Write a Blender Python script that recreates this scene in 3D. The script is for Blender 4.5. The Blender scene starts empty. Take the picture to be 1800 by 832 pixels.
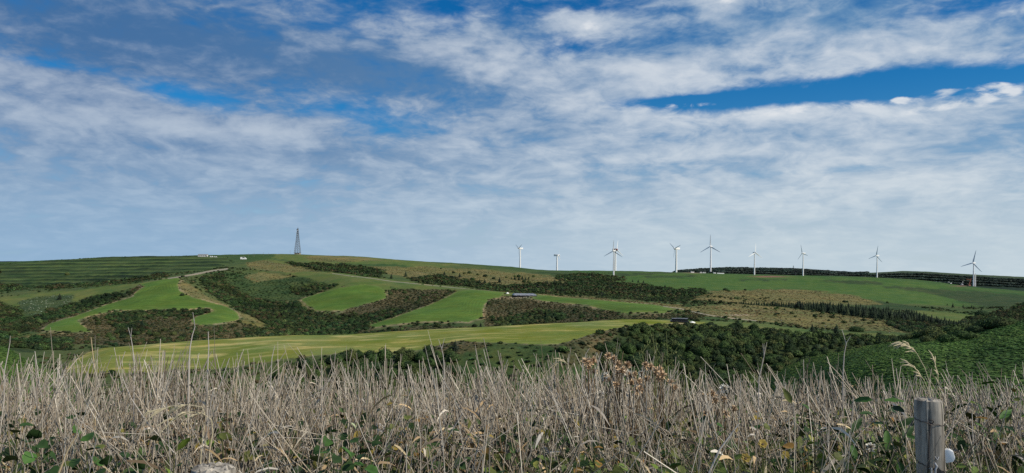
import bpy, bmesh, math, random
import numpy as np
from mathutils import Vector, Matrix

# ---------------------------------------------------------------- scene, camera
SC = bpy.context.scene
COL = SC.collection
rad = math.radians
F = 1300.0                 # focal length in photograph pixels
EYE = 1.6                  # eye height above the grass
CX, HY = 900.0, 475.0      # principal column, horizon row
ROLL = 0.0113              # the camera is tipped a little to the left

cam_d = bpy.data.cameras.new('camera')
cam = bpy.data.objects.new('camera', cam_d)
COL.objects.link(cam)
cam.location = (0, 0, EYE)
cam.rotation_mode = 'QUATERNION'
cam.rotation_quaternion = (Matrix.Rotation(-ROLL, 3, 'Y') @ Matrix.Rotation(rad(90), 3, 'X')).to_quaternion()
cam_d.sensor_width = 36.0
cam_d.lens = 36.0 * F / 1800.0
cam_d.shift_y = (HY - 416.0) / 1800.0
cam_d.clip_start = 0.05
cam_d.clip_end = 200000.0
SC.camera = cam
SC.view_settings.view_transform = 'Standard'
SC.view_settings.look = 'None'
SC.view_settings.exposure = 0.0
SC.view_settings.gamma = 1.0
SC.view_settings.use_curve_mapping = False
SC.cycles.max_bounces = 6
SC.cycles.use_denoising = False



def level(px, py):
    """photograph pixel -> pixel of the same view held level"""
    dx, dy = px - CX, py - HY
    return CX + dx + dy * ROLL, HY + dy - dx * ROLL


# ---------------------------------------------------------------- sun
SUN_AZ, SUN_EL = rad(116), rad(38)      # from +Y towards +X
sun_d = bpy.data.lights.new('sun', 'SUN')
sun_d.energy = 4.4
sun_d.angle = rad(0.6)
sun_d.color = (1.0, 0.91, 0.77)
sun = bpy.data.objects.new('sun', sun_d)
COL.objects.link(sun)
sun.location = (300, 50, 200)
sdir = Vector((math.sin(SUN_AZ) * math.cos(SUN_EL), math.cos(SUN_AZ) * math.cos(SUN_EL), math.sin(SUN_EL)))
sun.rotation_euler = (-sdir).to_track_quat('-Z', 'Y').to_euler()


# ---------------------------------------------------------------- node expression helper
class NT:
    def __init__(self, tree):
        self.t = tree
        self.n = tree.nodes
        self.l = tree.links

    def new(self, kind, **kw):
        nd = self.n.new(kind)
        for k, v in kw.items():
            setattr(nd, k, v)
        return nd

    def put(self, sock, v):
        if isinstance(v, E):
            self.l.new(v.s, sock)
        elif isinstance(v, bpy.types.NodeSocket):
            self.l.new(v, sock)
        else:
            if sock.type == 'RGBA' and len(v) == 3:
                v = (*v, 1.0)
            sock.default_value = v

    def math(self, op, a, b=0.0, c=None, clamp=False):
        nd = self.new('ShaderNodeMath', operation=op, use_clamp=clamp)
        self.put(nd.inputs[0], a)
        self.put(nd.inputs[1], b)
        if c is not None:
            self.put(nd.inputs[2], c)
        return E(self, nd.outputs[0])

    def vmath(self, op, a, b=None, out=0, scale=None):
        nd = self.new('ShaderNodeVectorMath', operation=op)
        self.put(nd.inputs[0], a)
        if b is not None:
            self.put(nd.inputs[1], b)
        if scale is not None:
            self.put(nd.inputs['Scale'], scale)
        return E(self, nd.outputs[out])

    def mix(self, f, a, b, blend='MIX'):
        nd = self.new('ShaderNodeMix', data_type='RGBA', blend_type=blend)
        self.put(nd.inputs[0], f)
        self.put(nd.inputs[6], a)
        self.put(nd.inputs[7], b)
        return E(self, nd.outputs[2])

    def noise(self, vec, scale, detail=4.0, rough=0.5, dist=0.0, lac=2.0, col=False):
        nd = self.new('ShaderNodeTexNoise')
        if vec is not None:
            self.put(nd.inputs['Vector'], vec)
        nd.inputs['Scale'].default_value = scale
        nd.inputs['Detail'].default_value = detail
        nd.inputs['Roughness'].default_value = rough
        nd.inputs['Distortion'].default_value = dist
        nd.inputs['Lacunarity'].default_value = lac
        return E(self, nd.outputs['Color' if col else 'Fac'])

    def smooth(self, v, a, b):
        nd = self.new('ShaderNodeMapRange', interpolation_type='SMOOTHSTEP')
        self.put(nd.inputs[0], v)
        nd.inputs[1].default_value = a
        nd.inputs[2].default_value = b
        return E(self, nd.outputs[0])

    def combine(self, x, y, z):
        nd = self.new('ShaderNodeCombineXYZ')
        for i, v in enumerate((x, y, z)):
            self.put(nd.inputs[i], v)
        return E(self, nd.outputs[0])

    def mapping(self, vec, scale=(1, 1, 1), rot=(0, 0, 0), loc=(0, 0, 0)):
        nd = self.new('ShaderNodeMapping')
        self.put(nd.inputs[0], vec)
        nd.inputs['Scale'].default_value = scale
        nd.inputs['Rotation'].default_value = rot
        nd.inputs['Location'].default_value = loc
        return E(self, nd.outputs[0])


class E:
    def __init__(self, nt, s):
        self.nt, self.s = nt, s

    def __add__(self, o): return self.nt.math('ADD', self, o)
    __radd__ = __add__
    def __sub__(self, o): return self.nt.math('SUBTRACT', self, o)
    def __rsub__(self, o): return self.nt.math('SUBTRACT', o, self)
    def __mul__(self, o): return self.nt.math('MULTIPLY', self, o)
    __rmul__ = __mul__
    def __truediv__(self, o): return self.nt.math('DIVIDE', self, o)
    def __rtruediv__(self, o): return self.nt.math('DIVIDE', o, self)
    def __pow__(self, o): return self.nt.math('POWER', self, o)
    def __neg__(self): return self.nt.math('MULTIPLY', self, -1.0)
    def clamp(self): return self.nt.math('ADD', self, 0.0, clamp=True)
    def max(self, o): return self.nt.math('MAXIMUM', self, o)
    def min(self, o): return self.nt.math('MINIMUM', self, o)


# ---------------------------------------------------------------- world: Nishita sky under a broken cloud sheet
world = bpy.data.worlds.new('World')
SC.world = world
world.use_nodes = True
world.node_tree.nodes.clear()
W = NT(world.node_tree)
SKY = 0.10                       # background strength


def build_sky():
    sky = W.new('ShaderNodeTexSky', sky_type='NISHITA')
    sky.sun_disc = False
    sky.sun_elevation = SUN_EL
    sky.sun_rotation = SUN_AZ
    sky.altitude = 60
    sky.air_density = 1.0
    sky.dust_density = 0.6
    sky.ozone_density = 2.5
    tc = W.new('ShaderNodeTexCoord')
    D = W.vmath('NORMALIZE', tc.outputs['Generated'])
    sep = W.new('ShaderNodeSeparateXYZ')
    W.put(sep.inputs[0], D)
    dx, dy, dz = (E(W, sep.outputs[i]) for i in range(3))
    h = dz.max(0.0)
    den = h + 0.16
    P = W.combine(dx / den, dy / den, 0.0)          # a flat cloud sheet seen in perspective
    A = W.combine(dx * 1.0, dy * 1.0, h * 2.3)      # finer billows, less drawn out

    def blob(px, py, sx, sy, rot=0.0):
        """a soft patch of sky centred on a direction; sizes in degrees"""
        px, py = level(px, py)
        c = Vector(((px - CX) / F, 1.0, (HY - py) / F)).normalized()
        r = Vector((c.y, -c.x, 0)).normalized()
        u = r.cross(c)
        ca, sa = math.cos(rad(rot)), math.sin(rad(rot))
        a, b = r * ca + u * sa, u * ca - r * sa
        sx, sy = rad(sx), rad(sy)
        qa = W.vmath('DOT_PRODUCT', D, tuple(a / sx), out=1)
        qb = W.vmath('DOT_PRODUCT', D, tuple(b / sy), out=1)
        front = W.smooth(W.vmath('DOT_PRODUCT', D, tuple(c), out=1), 0.2, 0.5)
        q = qa * qa + qb * qb
        return W.math('EXPONENT', -q) * front

    def total(items):
        s = None
        for amp, *a in items:
            t = blob(*a) * amp
            s = t if s is None else s + t
        return s

    clear = W.new('ShaderNodeHueSaturation')
    clear.inputs['Saturation'].default_value = 1.28
    clear.inputs['Value'].default_value = 1.0
    W.put(clear.inputs['Color'], sky.outputs[0])
    clear = W.mix(1.0, clear.outputs[0], W.mix(W.smooth(h, 0.05, 0.20), (0.55, 0.74, 0.95), (0.08, 0.66, 0.95)), 'MULTIPLY')

    warp = W.noise(P, 1.3, 4, 0.55, col=True)
    Pw = W.vmath('ADD', P, W.vmath('SCALE', W.vmath('SUBTRACT', warp, (0.5, 0.5, 0.5)), scale=0.5))
    Aw = W.vmath('ADD', A, W.vmath('SCALE', W.vmath('SUBTRACT', warp, (0.5, 0.5, 0.5)), scale=0.10))
    nbig = W.noise(Pw, 1.15, 6, 0.52)
    nstr = W.noise(W.mapping(Pw, (1.6, 1.9, 1), (0, 0, rad(24))), 3.0, 7, 0.58, 0.2)
    nbil = W.noise(W.mapping(Aw, (1, 1, 1), (0, rad(-9), 0)), 9.0, 8, 0.60, 0.25)
    nfin = W.noise(W.mapping(Aw, (1, 1, 1), (0, rad(-5), 0)), 24.0, 6, 0.58, 0.3)
    ngrn = W.noise(Aw, 58.0, 4, 0.55, 0.2)
    nmid = nstr * 0.40 + nbil * 0.60
    # where the sheet opens and where it thickens
    gaps = total([
        (0.40, 1470, 160, 12.0, 1.05, 1.5), (0.30, 1210, 177, 7.0, 0.42, 0), (0.18, 1650, 150, 7, 1.0, 0),
        (0.22, 310, 165, 4.2, 0.9, -8), (0.20, 790, 20, 2.6, 0.9, 0), (0.18, 1000, 80, 2.4, 0.9, 5),
        (0.12, 60, 112, 3.0, 0.5, 0), (0.25, 1720, 10, 5, 1.0, 0), (0.16, 1450, 300, 6, 0.35, 1), (0.12, 620, 190, 6, 1.2, -10),
        (0.14, 1020, 10, 5, .8, 0)])
    thick = total([
        (0.22, 1350, 200, 13.0, 0.9, 0), (0.20, 1160, 268, 13.0, 0.7, 0), (0.22, 350, 225, 12.0, 1.0, -3),
        (0.20, 90, 145, 5.0, 0.8, 0), (0.24, 1010, 45, 3.0, 0.9, 0), (0.24, 850, 40, 2.0, 1.3, -40), (0.18, 1250, 110, 9, 1.3, 12),
        (0.22, 1110, 118, 3.2, 0.5, 0), (0.20, 1640, 320, 12.0, 1.4, 0), (0.25, 900, 130, 7, 1.2, -15), (0.18, 1550, 75, 8, 1.0, 10),
        (0.2, 1270, 5, 1.6, .7, 0)])
    grey = total([(0.55, 330, 75, 12, 2.6, -4), (0.25, 60, 40, 8, 3, 0), (0.4, 1400, 40, 10, 1.6, 0), (0.55, 700, 130, 9, 1.6, -6),
                  (0.35, 560, 270, 9, 0.8, 0), (0.3, 1000, 225, 7, .6, 0)])
    sheet = nbig * 0.36 + nmid * 0.38 + nfin * 0.20 + ngrn * 0.06
    low = W.math('EXPONENT', -h * 9.0)
    cover = W.smooth(sheet + thick * 0.42 - gaps * 0.56 + 0.040 + low * 0.10, 0.415, 0.585)
    # light and shade inside the sheet: thin parts let the blue through, thick parts go pale
    relief = W.smooth(nmid * 0.52 + nfin * 0.26 + ngrn * 0.06 + nbig * 0.16 + thick * 0.38 - grey * 0.19, 0.39, 0.68)
    right = W.smooth(dx, -0.55, 0.45)
    lit = (relief * (0.58 + right * 0.36) + low * 0.24).clamp()
    k = 1.0 / SKY
    shade_c = W.mix(right, (0.048 * k, 0.142 * k, 0.320 * k), (0.140 * k, 0.285 * k, 0.480 * k))
    pale = W.mix(lit, shade_c, (0.70 * k, 0.745 * k, 0.79 * k))
    col = W.mix(cover * 0.93, clear, pale)
    # small bright puffs at the right edge of the gap
    pf = total([(1.0, 1750, 153, 1.1, .30, -6), (1.0, 1728, 176, .85, .42, 0), (1.0, 1664, 163, .85, .38, 4), (0.9, 1582, 177, .6, .26, 0),
                (0.9, 1640, 190, 1.6, .32, 5), (0.8, 1786, 163, .5, .3, 0), (0.62, 1440, 191, 8.5, .36, 1), (0.5, 1200, 186, 3.0, .26, 0), (0.45, 965, 266, .9, .25, 0), (0.5, 1040, 45, 1.0, .5, 0), (0.5, 1275, 6, .8, .6, 0)])
    pn = (pf * 2.2).min(1.0)
    puff = W.smooth(pf + ((nfin - 0.5) * 2.0 + (nbil - 0.5) * 1.6 + (ngrn - 0.5) * 0.9) * pn, 0.34, 1.0)
    col = W.mix(puff * 0.92, col, W.mix(W.smooth(nfin, 0.35, 0.6), (0.52 * k, 0.60 * k, 0.70 * k), (0.74 * k, 0.77 * k, 0.81 * k)))
    # pale air towards the horizon
    hz = W.math('EXPONENT', -(h * h) * 70.0) * 0.82
    hc = W.mix(W.smooth(dx, -0.5, 0.4), (0.30 * k, 0.47 * k, 0.66 * k), (0.55 * k, 0.655 * k, 0.715 * k))
    col = W.mix(hz, col, hc)
    bg = W.new('ShaderNodeBackground')
    W.put(bg.inputs[0], col)
    bg.inputs[1].default_value = SKY
    out = W.new('ShaderNodeOutputWorld')
    W.l.new(bg.outputs[0], out.inputs[0])


build_sky()


# ---------------------------------------------------------------- small helpers
RNG = random.Random(7)
NPR = np.random.RandomState(11)


def vnoise(x, y, seed=0):
    """value noise on numpy arrays, about -1..1"""
    xi, yi = np.floor(x).astype(np.int64), np.floor(y).astype(np.int64)
    fx, fy = x - xi, y - yi
    fx, fy = fx * fx * (3 - 2 * fx), fy * fy * (3 - 2 * fy)

    def hsh(a, b):
        n = (a * 374761393 + b * 668265263 + seed * 2147483647) & 0xFFFFFFFF
        n = ((n ^ (n >> 13)) * 1274126177) & 0xFFFFFFFF
        return ((n ^ (n >> 16)) & 0xFFFF) / 32767.5 - 1.0
    a, b, c, d = hsh(xi, yi), hsh(xi + 1, yi), hsh(xi, yi + 1), hsh(xi + 1, yi + 1)
    return (a * (1 - fx) + b * fx) * (1 - fy) + (c * (1 - fx) + d * fx) * fy


def fbm(x, y, octaves=4, seed=0, gain=0.5):
    s, a, t = 0.0, 1.0, 0.0
    for o in range(octaves):
        s = s + a * vnoise(x * 2 ** o, y * 2 ** o, seed + o * 17)
        t += a
        a *= gain
    return s / t


def pchip_slopes(x, y):
    h = np.diff(x)
    dl = np.diff(y) / h
    m = np.zeros_like(y)
    for i in range(1, len(x) - 1):
        if dl[i - 1] * dl[i] > 0:
            w1, w2 = 2 * h[i] + h[i - 1], h[i] + 2 * h[i - 1]
            m[i] = (w1 + w2) / (w1 / dl[i - 1] + w2 / dl[i])
    m[0], m[-1] = dl[0], dl[-1]
    return m


def pchip(x, y, q):
    x, y, q = np.asarray(x, float), np.asarray(y, float), np.asarray(q, float)
    m = pchip_slopes(x, y)
    i = np.clip(np.searchsorted(x, q) - 1, 0, len(x) - 2)
    h = x[i + 1] - x[i]
    t = np.clip((q - x[i]) / h, 0, 1)
    return ((1 + 2 * t) * (1 - t) ** 2 * y[i] + t * (1 - t) ** 2 * h * m[i]
            + t * t * (3 - 2 * t) * y[i + 1] + t * t * (t - 1) * h * m[i + 1])


def inside(poly, x, y):
    r = np.zeros(np.shape(x), bool)
    n = len(poly)
    for i in range(n):
        x1, y1 = poly[i]
        x2, y2 = poly[(i + 1) % n]
        if y1 == y2:
            continue
        c = (y1 > y) != (y2 > y)
        r ^= c & (x < (x2 - x1) * (y - y1) / (y2 - y1) + x1)
    return r


def edge_dist(poly, x, y):
    """distance to the outline (photo pixels, vertical counted three times as the slopes recede)"""
    best = np.full(np.shape(x), 1e9)
    n = len(poly)
    for i in range(n):
        ax, ay = poly[i]
        bx, by = poly[(i + 1) % n]
        vx, vy = bx - ax, (by - ay) * 2.0
        wx, wy = x - ax, (y - ay) * 2.0
        t = np.clip((wx * vx + wy * vy) / (vx * vx + vy * vy + 1e-9), 0, 1)
        best = np.minimum(best, np.hypot(wx - t * vx, wy - t * vy))
    return best


# ---------------------------------------------------------------- the lie of the land
# sections through the country, one per bearing: (distance, height seen as a photo row) pairs, or ('z', distance, height)
KN = 20


def sec(k3, k4, k5, k6, k7, k8, k9, k10, k11, k12, k13, k14, k15, k16, k17, k18, k19=('z', 6500, -110)):
    return [('z', 1.0, -1.6), ('z', 4.0, -1.6), ('z', 12.0, -2.9), k3, k4, k5, k6, k7, k8, k9, k10, k11, k12, k13, k14, k15, k16, k17, k18, k19]


def section(px, rows):
    """heights of one section"""
    d, z = [], []
    for r in rows:
        if r[0] == 'z':
            # heights noted against the first horizon guess (row 460) are moved to the true one
            far = min(max((r[1] - 60) / 140.0, 0), 1)
            d.append(r[1]); z.append(r[2] + far * 15.0 / F * r[1] if r[1] < 2400 else r[2])
        else:
            d.append(r[0]); z.append(-(r[1] - (px - CX) * ROLL - HY) / F * r[0])
    return d, z


Z = 'z'
K3, K4 = (Z, 25, -7.5), (Z, 60, -22)
SEA = ((Z, 2500, -40), (Z, 4000, -96))
CAPE = ((Z, 2500, -40), (4500, 459.5))
SECT = {
    -500: sec(K3, K4, (Z, 120, -36), (200, 620), (Z, 300, -55), (400, 630), (450, 612), (520, 600), (600, 582), (780, 550), (960, 522), (1060, 518), (1300, 488), (1550, 470), *CAPE),
    0: sec(K3, K4, (Z, 120, -35), (200, 611), (Z, 300, -55), (400, 622), (450, 604), (520, 592), (600, 575), (780, 540), (960, 511), (1060, 506), (1300, 480), (1550, 461.5), *CAPE),
    40: sec(K3, K4, (Z, 120, -36), (200, 632), (Z, 300, -55), (380, 632), (435, 611), (510, 598), (595, 580), (770, 543), (955, 509), (1060, 504), (1300, 478), (1550, 460), *CAPE),
    80: sec(K3, K4, (Z, 120, -37), (200, 650), (Z, 300, -55), (360, 640), (420, 618), (500, 604), (590, 584), (760, 545), (950, 508), (1060, 502), (1300, 476), (1550, 458), *SEA),
    200: sec(K3, K4, (Z, 120, -36), (Z, 200, -43), (Z, 280, -50), (320, 650), (380, 612), (460, 622), (560, 588), (700, 552), (930, 500), (1060, 492), (1300, 470), (1550, 452), *SEA),
    350: sec(K3, K4, (Z, 120, -36), (Z, 200, -43), (Z, 280, -50), (320, 650), (390, 601), (480, 612), (570, 583), (720, 543), (950, 484), (1080, 474), (1300, 461), (1550, 449.5), *SEA),
    500: sec(K3, K4, (Z, 120, -36), (Z, 200, -44), (Z, 280, -50), (320, 631), (400, 592), (500, 618), (600, 590), (800, 540), (1050, 490), (1200, 470), (1400, 456), (1600, 447.5), *SEA),
    600: sec(K3, K4, (Z, 120, -36), (Z, 200, -44), (Z, 280, -50), (325, 620), (405, 590.5), (500, 616), (600, 580), (760, 545), (1020, 483), (1180, 480), (1400, 463), (1650, 450), *SEA),
    700: sec(K3, K4, (Z, 120, -36), (Z, 200, -44), (Z, 280, -52), (330, 620), (410, 584), (500, 611), (620, 572), (780, 530), (960, 497), (1100, 497), (1350, 476), (1650, 457), *SEA),
    850: sec(K3, K4, (Z, 120, -36), (Z, 200, -44), (Z, 270, -52), (330, 602), (420, 574), (500, 597), (600, 565), (720, 535), (850, 512.5), (1000, 509), (1350, 486), (1700, 466), *SEA),
    1000: sec(K3, K4, (Z, 120, -34), (Z, 200, -44), (Z, 270, -52), (330, 601), (430, 567.5), (500, 586), (570, 563), (680, 537), (780, 523), (950, 518), (1400, 492), (1800, 476), (Z, 2500, -60), (Z, 4000, -90)),
    1100: sec(K3, K4, (Z, 120, -33), (Z, 200, -44), (Z, 290, -48), (395, 576), (440, 563), (500, 562), (560, 554), (640, 540), (740, 531), (950, 522), (1400, 497), (1850, 477), (Z, 2600, -70), (Z, 4000, -90)),
    1200: sec(K3, K4, (Z, 120, -32), (Z, 200, -42), (Z, 290, -50), (415, 575), (450, 566), (500, 562), (540, 557), (600, 549), (680, 540), (900, 525), (1350, 500), (1850, 479), (Z, 2700, -75), (4000, 476)),
    1300: sec(K3, K4, (Z, 120, -32), (Z, 200, -36), (Z, 280, -50), (405, 583), (455, 573), (510, 568), (560, 562), (640, 551), (740, 541), (920, 531), (1380, 504), (1900, 482), (Z, 2700, -80), (4000, 472)),
    1400: sec(K3, K4, (Z, 120, -30), (200, 640), (Z, 270, -51), (400, 588), (460, 580), (520, 574), (580, 566), (680, 553), (800, 543), (950, 537), (1400, 508), (1900, 484.5), (Z, 2700, -85), (4000, 474)),
    1500: sec(K3, K4, (110, 690), (180, 616), (Z, 260, -47), (390, 600), (450, 588), (520, 578), (590, 570), (690, 561), (820, 553), (960, 547), (1400, 512), (1900, 486.5), (Z, 2700, -90), (4000, 480)),
    1600: sec(K3, (Z, 60, -17), (100, 655), (170, 597), (Z, 250, -45), (380, 605), (440, 590), (520, 580), (590, 571), (690, 564), (820, 557), (960, 549), (1400, 518), (1900, 491), (Z, 2700, -95), (4000, 476.8)),
    1700: sec(K3, (Z, 60, -14), (95, 650), (160, 585), (Z, 250, -50), (Z, 380, -52), (Z, 440, -55), (Z, 560, -57), (650, 572), (760, 565), (880, 557), (1000, 549), (1400, 524), (1850, 503), (Z, 2700, -100), (4000, 482)),
    1800: sec(K3, (Z, 60, -12), (90, 648), (150, 566), (Z, 250, -48), (Z, 380, -56), (Z, 440, -60), (Z, 560, -62), (Z, 700, -62), (800, 556), (950, 545), (1100, 537), (1450, 524), (1850, 512), (Z, 2700, -105), (4000, 487)),
    2300: sec(K3, (Z, 60, -10), (85, 635), (130, 535), (Z, 250, -48), (Z, 380, -56), (Z, 440, -60), (Z, 560, -62), (Z, 700, -62), (800, 556), (950, 545), (1100, 540), (1450, 535), (1850, 530), (Z, 2700, -120), (4000, 505)),
}
spx = sorted(SECT)
SECS = [section(p, SECT[p]) for p in spx]
SD = np.array([q[0] for q in SECS])
SZ = np.array([q[1] for q in SECS])

PX = np.concatenate([np.arange(-460, -100, 8.0), np.arange(-100, 1900, 1.7), np.arange(1900, 2260, 8.0)])
DD = np.concatenate([np.geomspace(1.0, 60, 60, endpoint=False), np.geomspace(60, 250, 90, endpoint=False),
                     np.geomspace(250, 480, 130, endpoint=False), np.geomspace(480, 1100, 170, endpoint=False),
                     np.geomspace(1100, 2100, 90, endpoint=False), np.geomspace(2100, 6500, 40)])
LD = np.log(DD)
NR, NC = len(DD), len(PX)
kd = np.array([pchip(spx, SD[:, k], PX) for k in range(KN)])
kz = np.array([pchip(spx, SZ[:, k], PX) for k in range(KN)])
ZG = np.empty((NR, NC))
for c in range(NC):
    ZG[:, c] = pchip(np.log(kd[:, c]), kz[:, c], LD)
GX = (PX[None, :] - CX) / F * DD[:, None]
GY = np.repeat(DD[:, None], NC, 1)
amp = np.clip((GY - 60) / 300, 0, 1)
ZG += amp * (1.1 * fbm(GX / 70, GY / 70, 3, 3) + 0.45 * fbm(GX / 17, GY / 17, 3, 9)) * np.clip(GY / 700, 0.45, 1.3)
ZG += 0.05 * fbm(GX / 1.3, GY / 1.3, 3, 5) * np.clip((GY - 1) / 3, 0, 1) * (1 - amp)
ZG += 0.5 * amp * fbm(GX / 5, GY / 5, 2, 21) * (GY < 260)


def gridpos(px, d):
    c = np.interp(px, PX, np.arange(NC))
    r = np.interp(np.log(d), LD, np.arange(NR))
    return r, c


def sample(G, px, d):
    r, c = gridpos(px, d)
    r0, c0 = np.clip(r.astype(int), 0, NR - 2), np.clip(c.astype(int), 0, NC - 2)
    fr, fc = r - r0, c - c0
    return (G[r0, c0] * (1 - fr) * (1 - fc) + G[r0 + 1, c0] * fr * (1 - fc)
            + G[r0, c0 + 1] * (1 - fr) * fc + G[r0 + 1, c0 + 1] * fr * fc)


def height(px, d):
    """ground height (eye level = 0) at a bearing column and distance"""
    return sample(ZG, np.asarray(px, float), np.asarray(d, float))


def ground(x, y):
    """world ground height at world x, y (in front of the camera)"""
    x, y = np.asarray(x, float), np.maximum(np.asarray(y, float), 1.0)
    return height(CX + F * x / y, y) + EYE


PYL = HY - ZG / GY * F
PYG = PYL + (PX[None, :] - CX) * ROLL          # where each ground point shows in the photograph
PXG = PX[None, :] - (PYL - HY) * ROLL
RUN = np.minimum.accumulate(PYG, axis=0)
VIS = PYG <= RUN + 0.8


def spot(px, py, dmin=20, dmax=6000):
    """first ground point seen at a photo pixel -> world point"""
    px, py = level(px, py)
    ds = np.geomspace(dmin, dmax, 4000)
    pys = HY - height(np.full_like(ds, px), ds) / ds * F
    ok = np.nonzero(pys <= py)[0]
    i = ok[0] if len(ok) else int(np.argmin(pys))
    d = ds[i]
    return Vector(((px - CX) / F * d, d, float(height(px, d)) + EYE))


def stand(px, d):
    return Vector(((px - CX) / F * d, d, float(height(px, d)) + EYE))


# ---------------------------------------------------------------- land cover: outlines traced on the ground
PJX = PXG + 2.0 * fbm(GX / 9, GY / 16, 3, 31)
WJX = PXG + 9.0 * fbm(GX / 22, GY / 30, 4, 35) + 3.0 * fbm(GX / 7, GY / 9, 2, 37)
WJY = PYG + 3.4 * fbm(GX / 22 + 30, GY / 30, 4, 36) + 1.4 * fbm(GX / 7, GY / 9, 2, 38)
PJY = PYG + 0.9 * fbm(GX / 9 + 40, GY / 16, 3, 33)

FIELD_KNOLL = [(312, 489), (317, 492), (312, 502), (315, 512), (335, 524), (361, 530), (402, 540), (414, 547), (421, 561), (414, 564), (382, 569), (353, 571),
               (337, 567), (337, 561), (351, 554), (378, 548), (367, 542), (300, 542), (238, 544), (205, 544), (186, 548), (162, 554), (138, 562), (136, 566),
               (151, 576), (160, 582), (121, 584), (74, 580), (87, 567), (130, 556), (162, 543), (195, 532), (234, 522), (240, 513), (253, 505), (247, 500), (290, 491)]
FIELD_LEFT = [(530, 525), (560, 514), (600, 506), (640, 501), (668, 505), (676, 511), (680, 523), (651, 533), (601, 545), (557, 544), (540, 536)]
FIELD_MID = [(648, 567), (688, 558), (752, 538), (796, 518), (804, 512), (836, 511), (887, 515), (880, 523), (857, 528), (850, 538), (848, 558), (823, 567), (735, 567), (702, 570), (658, 572)]
FIELD_RIGHT = [(928, 522), (948, 519), (993, 525), (1054, 529), (1105, 534), (1150, 537), (1183, 545), (1169, 550), (1102, 551), (1068, 546), (1035, 538), (975, 531), (952, 529)]
FIELD_PALE = [(120, 640), (155, 620), (215, 603), (300, 594), (370, 590), (450, 586), (500, 582), (600, 581), (690, 574), (749, 570), (830, 563), (900, 561), (1000, 557),
              (1100, 556), (1169, 557), (1242, 561), (1240, 569), (1190, 571), (1130, 571), (1088, 576), (1060, 582), (1035, 589), (1000, 600), (977, 605), (930, 605), (870, 602), (803, 600), (775, 606),
              (752, 612), (719, 619), (640, 621), (600, 621), (550, 625), (500, 631), (440, 640), (400, 648), (250, 655), (120, 655)]
FIELDS = [(FIELD_KNOLL, 540, 1010), (FIELD_LEFT, 640, 1000), (FIELD_MID, 560, 900), (FIELD_RIGHT, 540, 900), (FIELD_PALE, 300, 462)]

# vegetation zones: name -> (polygon, dmin, dmax)
WOODS = [
    ([(190, 549), (240, 546), (300, 544), (366, 544), (374, 547), (350, 552), (300, 552), (240, 556), (200, 560), (185, 556)], 540, 800),
    ([(205, 566), (250, 560), (262, 572), (240, 584), (210, 586)], 500, 760),
    ([(430, 575), (470, 570), (520, 582), (520, 592), (440, 592)], 440, 700),
    ([(230, 596), (290, 590), (330, 596), (300, 604), (250, 606)], 430, 640),
    ([(350, 488), (392, 481), (402, 495), (425, 512), (470, 527), (520, 529), (540, 543), (570, 552), (640, 549), (690, 541), (720, 545), (650, 566), (640, 580), (570, 592), (510, 588), (450, 558), (405, 533), (370, 515)], 540, 1050),
    ([(515, 505), (560, 498), (600, 500), (575, 508), (545, 517), (520, 516)], 650, 1050),
    ([(510, 462), (560, 464), (620, 467), (676, 476), (668, 489), (620, 485), (560, 476), (515, 467)], 1150, 1600),
    ([(715, 492), (770, 484), (830, 494), (880, 504), (940, 500), (1000, 498), (1060, 497), (1130, 501), (1190, 512), (1235, 508), (1240, 514), (1195, 529), (1100, 522), (1000, 514), (900, 510), (830, 505), (740, 496)], 830, 1600),
    ([(975, 486), (1030, 482), (1080, 486), (1100, 491), (1040, 497), (985, 493)], 1100, 1800),
    ([(900, 552), (950, 541), (985, 544), (1000, 553), (960, 562), (900, 570), (870, 572), (875, 560)], 480, 760),
    ([(1085, 584), (1125, 575), (1175, 574), (1240, 576), (1330, 582), (1400, 590), (1500, 595), (1560, 596), (1620, 598), (1600, 640), (1480, 700), (1380, 720), (1050, 720), (1030, 690), (1060, 640), (1070, 600)], 215, 430),
    ([(1560, 566), (1600, 556), (1690, 568), (1720, 575), (1690, 590), (1630, 590)], 430, 950),
    ([(1690, 562), (1750, 545), (1810, 534), (1900, 530), (1900, 575), (1760, 575)], 560, 1250),
    ([(0, 596), (60, 588), (120, 592), (130, 606), (60, 618), (0, 612), (-60, 610), (-60, 595)], 380, 640),
    ([(0, 530), (30, 545), (60, 560), (70, 572), (20, 585), (-60, 590), (-60, 525)], 480, 900),
    ([(110, 535), (160, 518), (200, 513), (225, 516), (190, 530), (140, 545), (90, 560), (40, 575), (60, 555)], 560, 980),
    ([(0, 496), (30, 494), (36, 506), (0, 509), (-60, 510), (-60, 497)], 900, 1400),
    ([(70, 504), (140, 495), (200, 486), (290, 481), (300, 487), (200, 496), (100, 506)], 960, 1400),
    ([(470, 592), (560, 590), (640, 580), (700, 577), (690, 584), (600, 591), (490, 597)], 410, 600),
    ([(0, 474), (40, 470), (50, 478), (0, 484)], 1000, 1500),
    ([(480, 655), (560, 634), (640, 628), (720, 625), (770, 622), (800, 626), (800, 680), (480, 690)], 200, 330),
]
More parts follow.
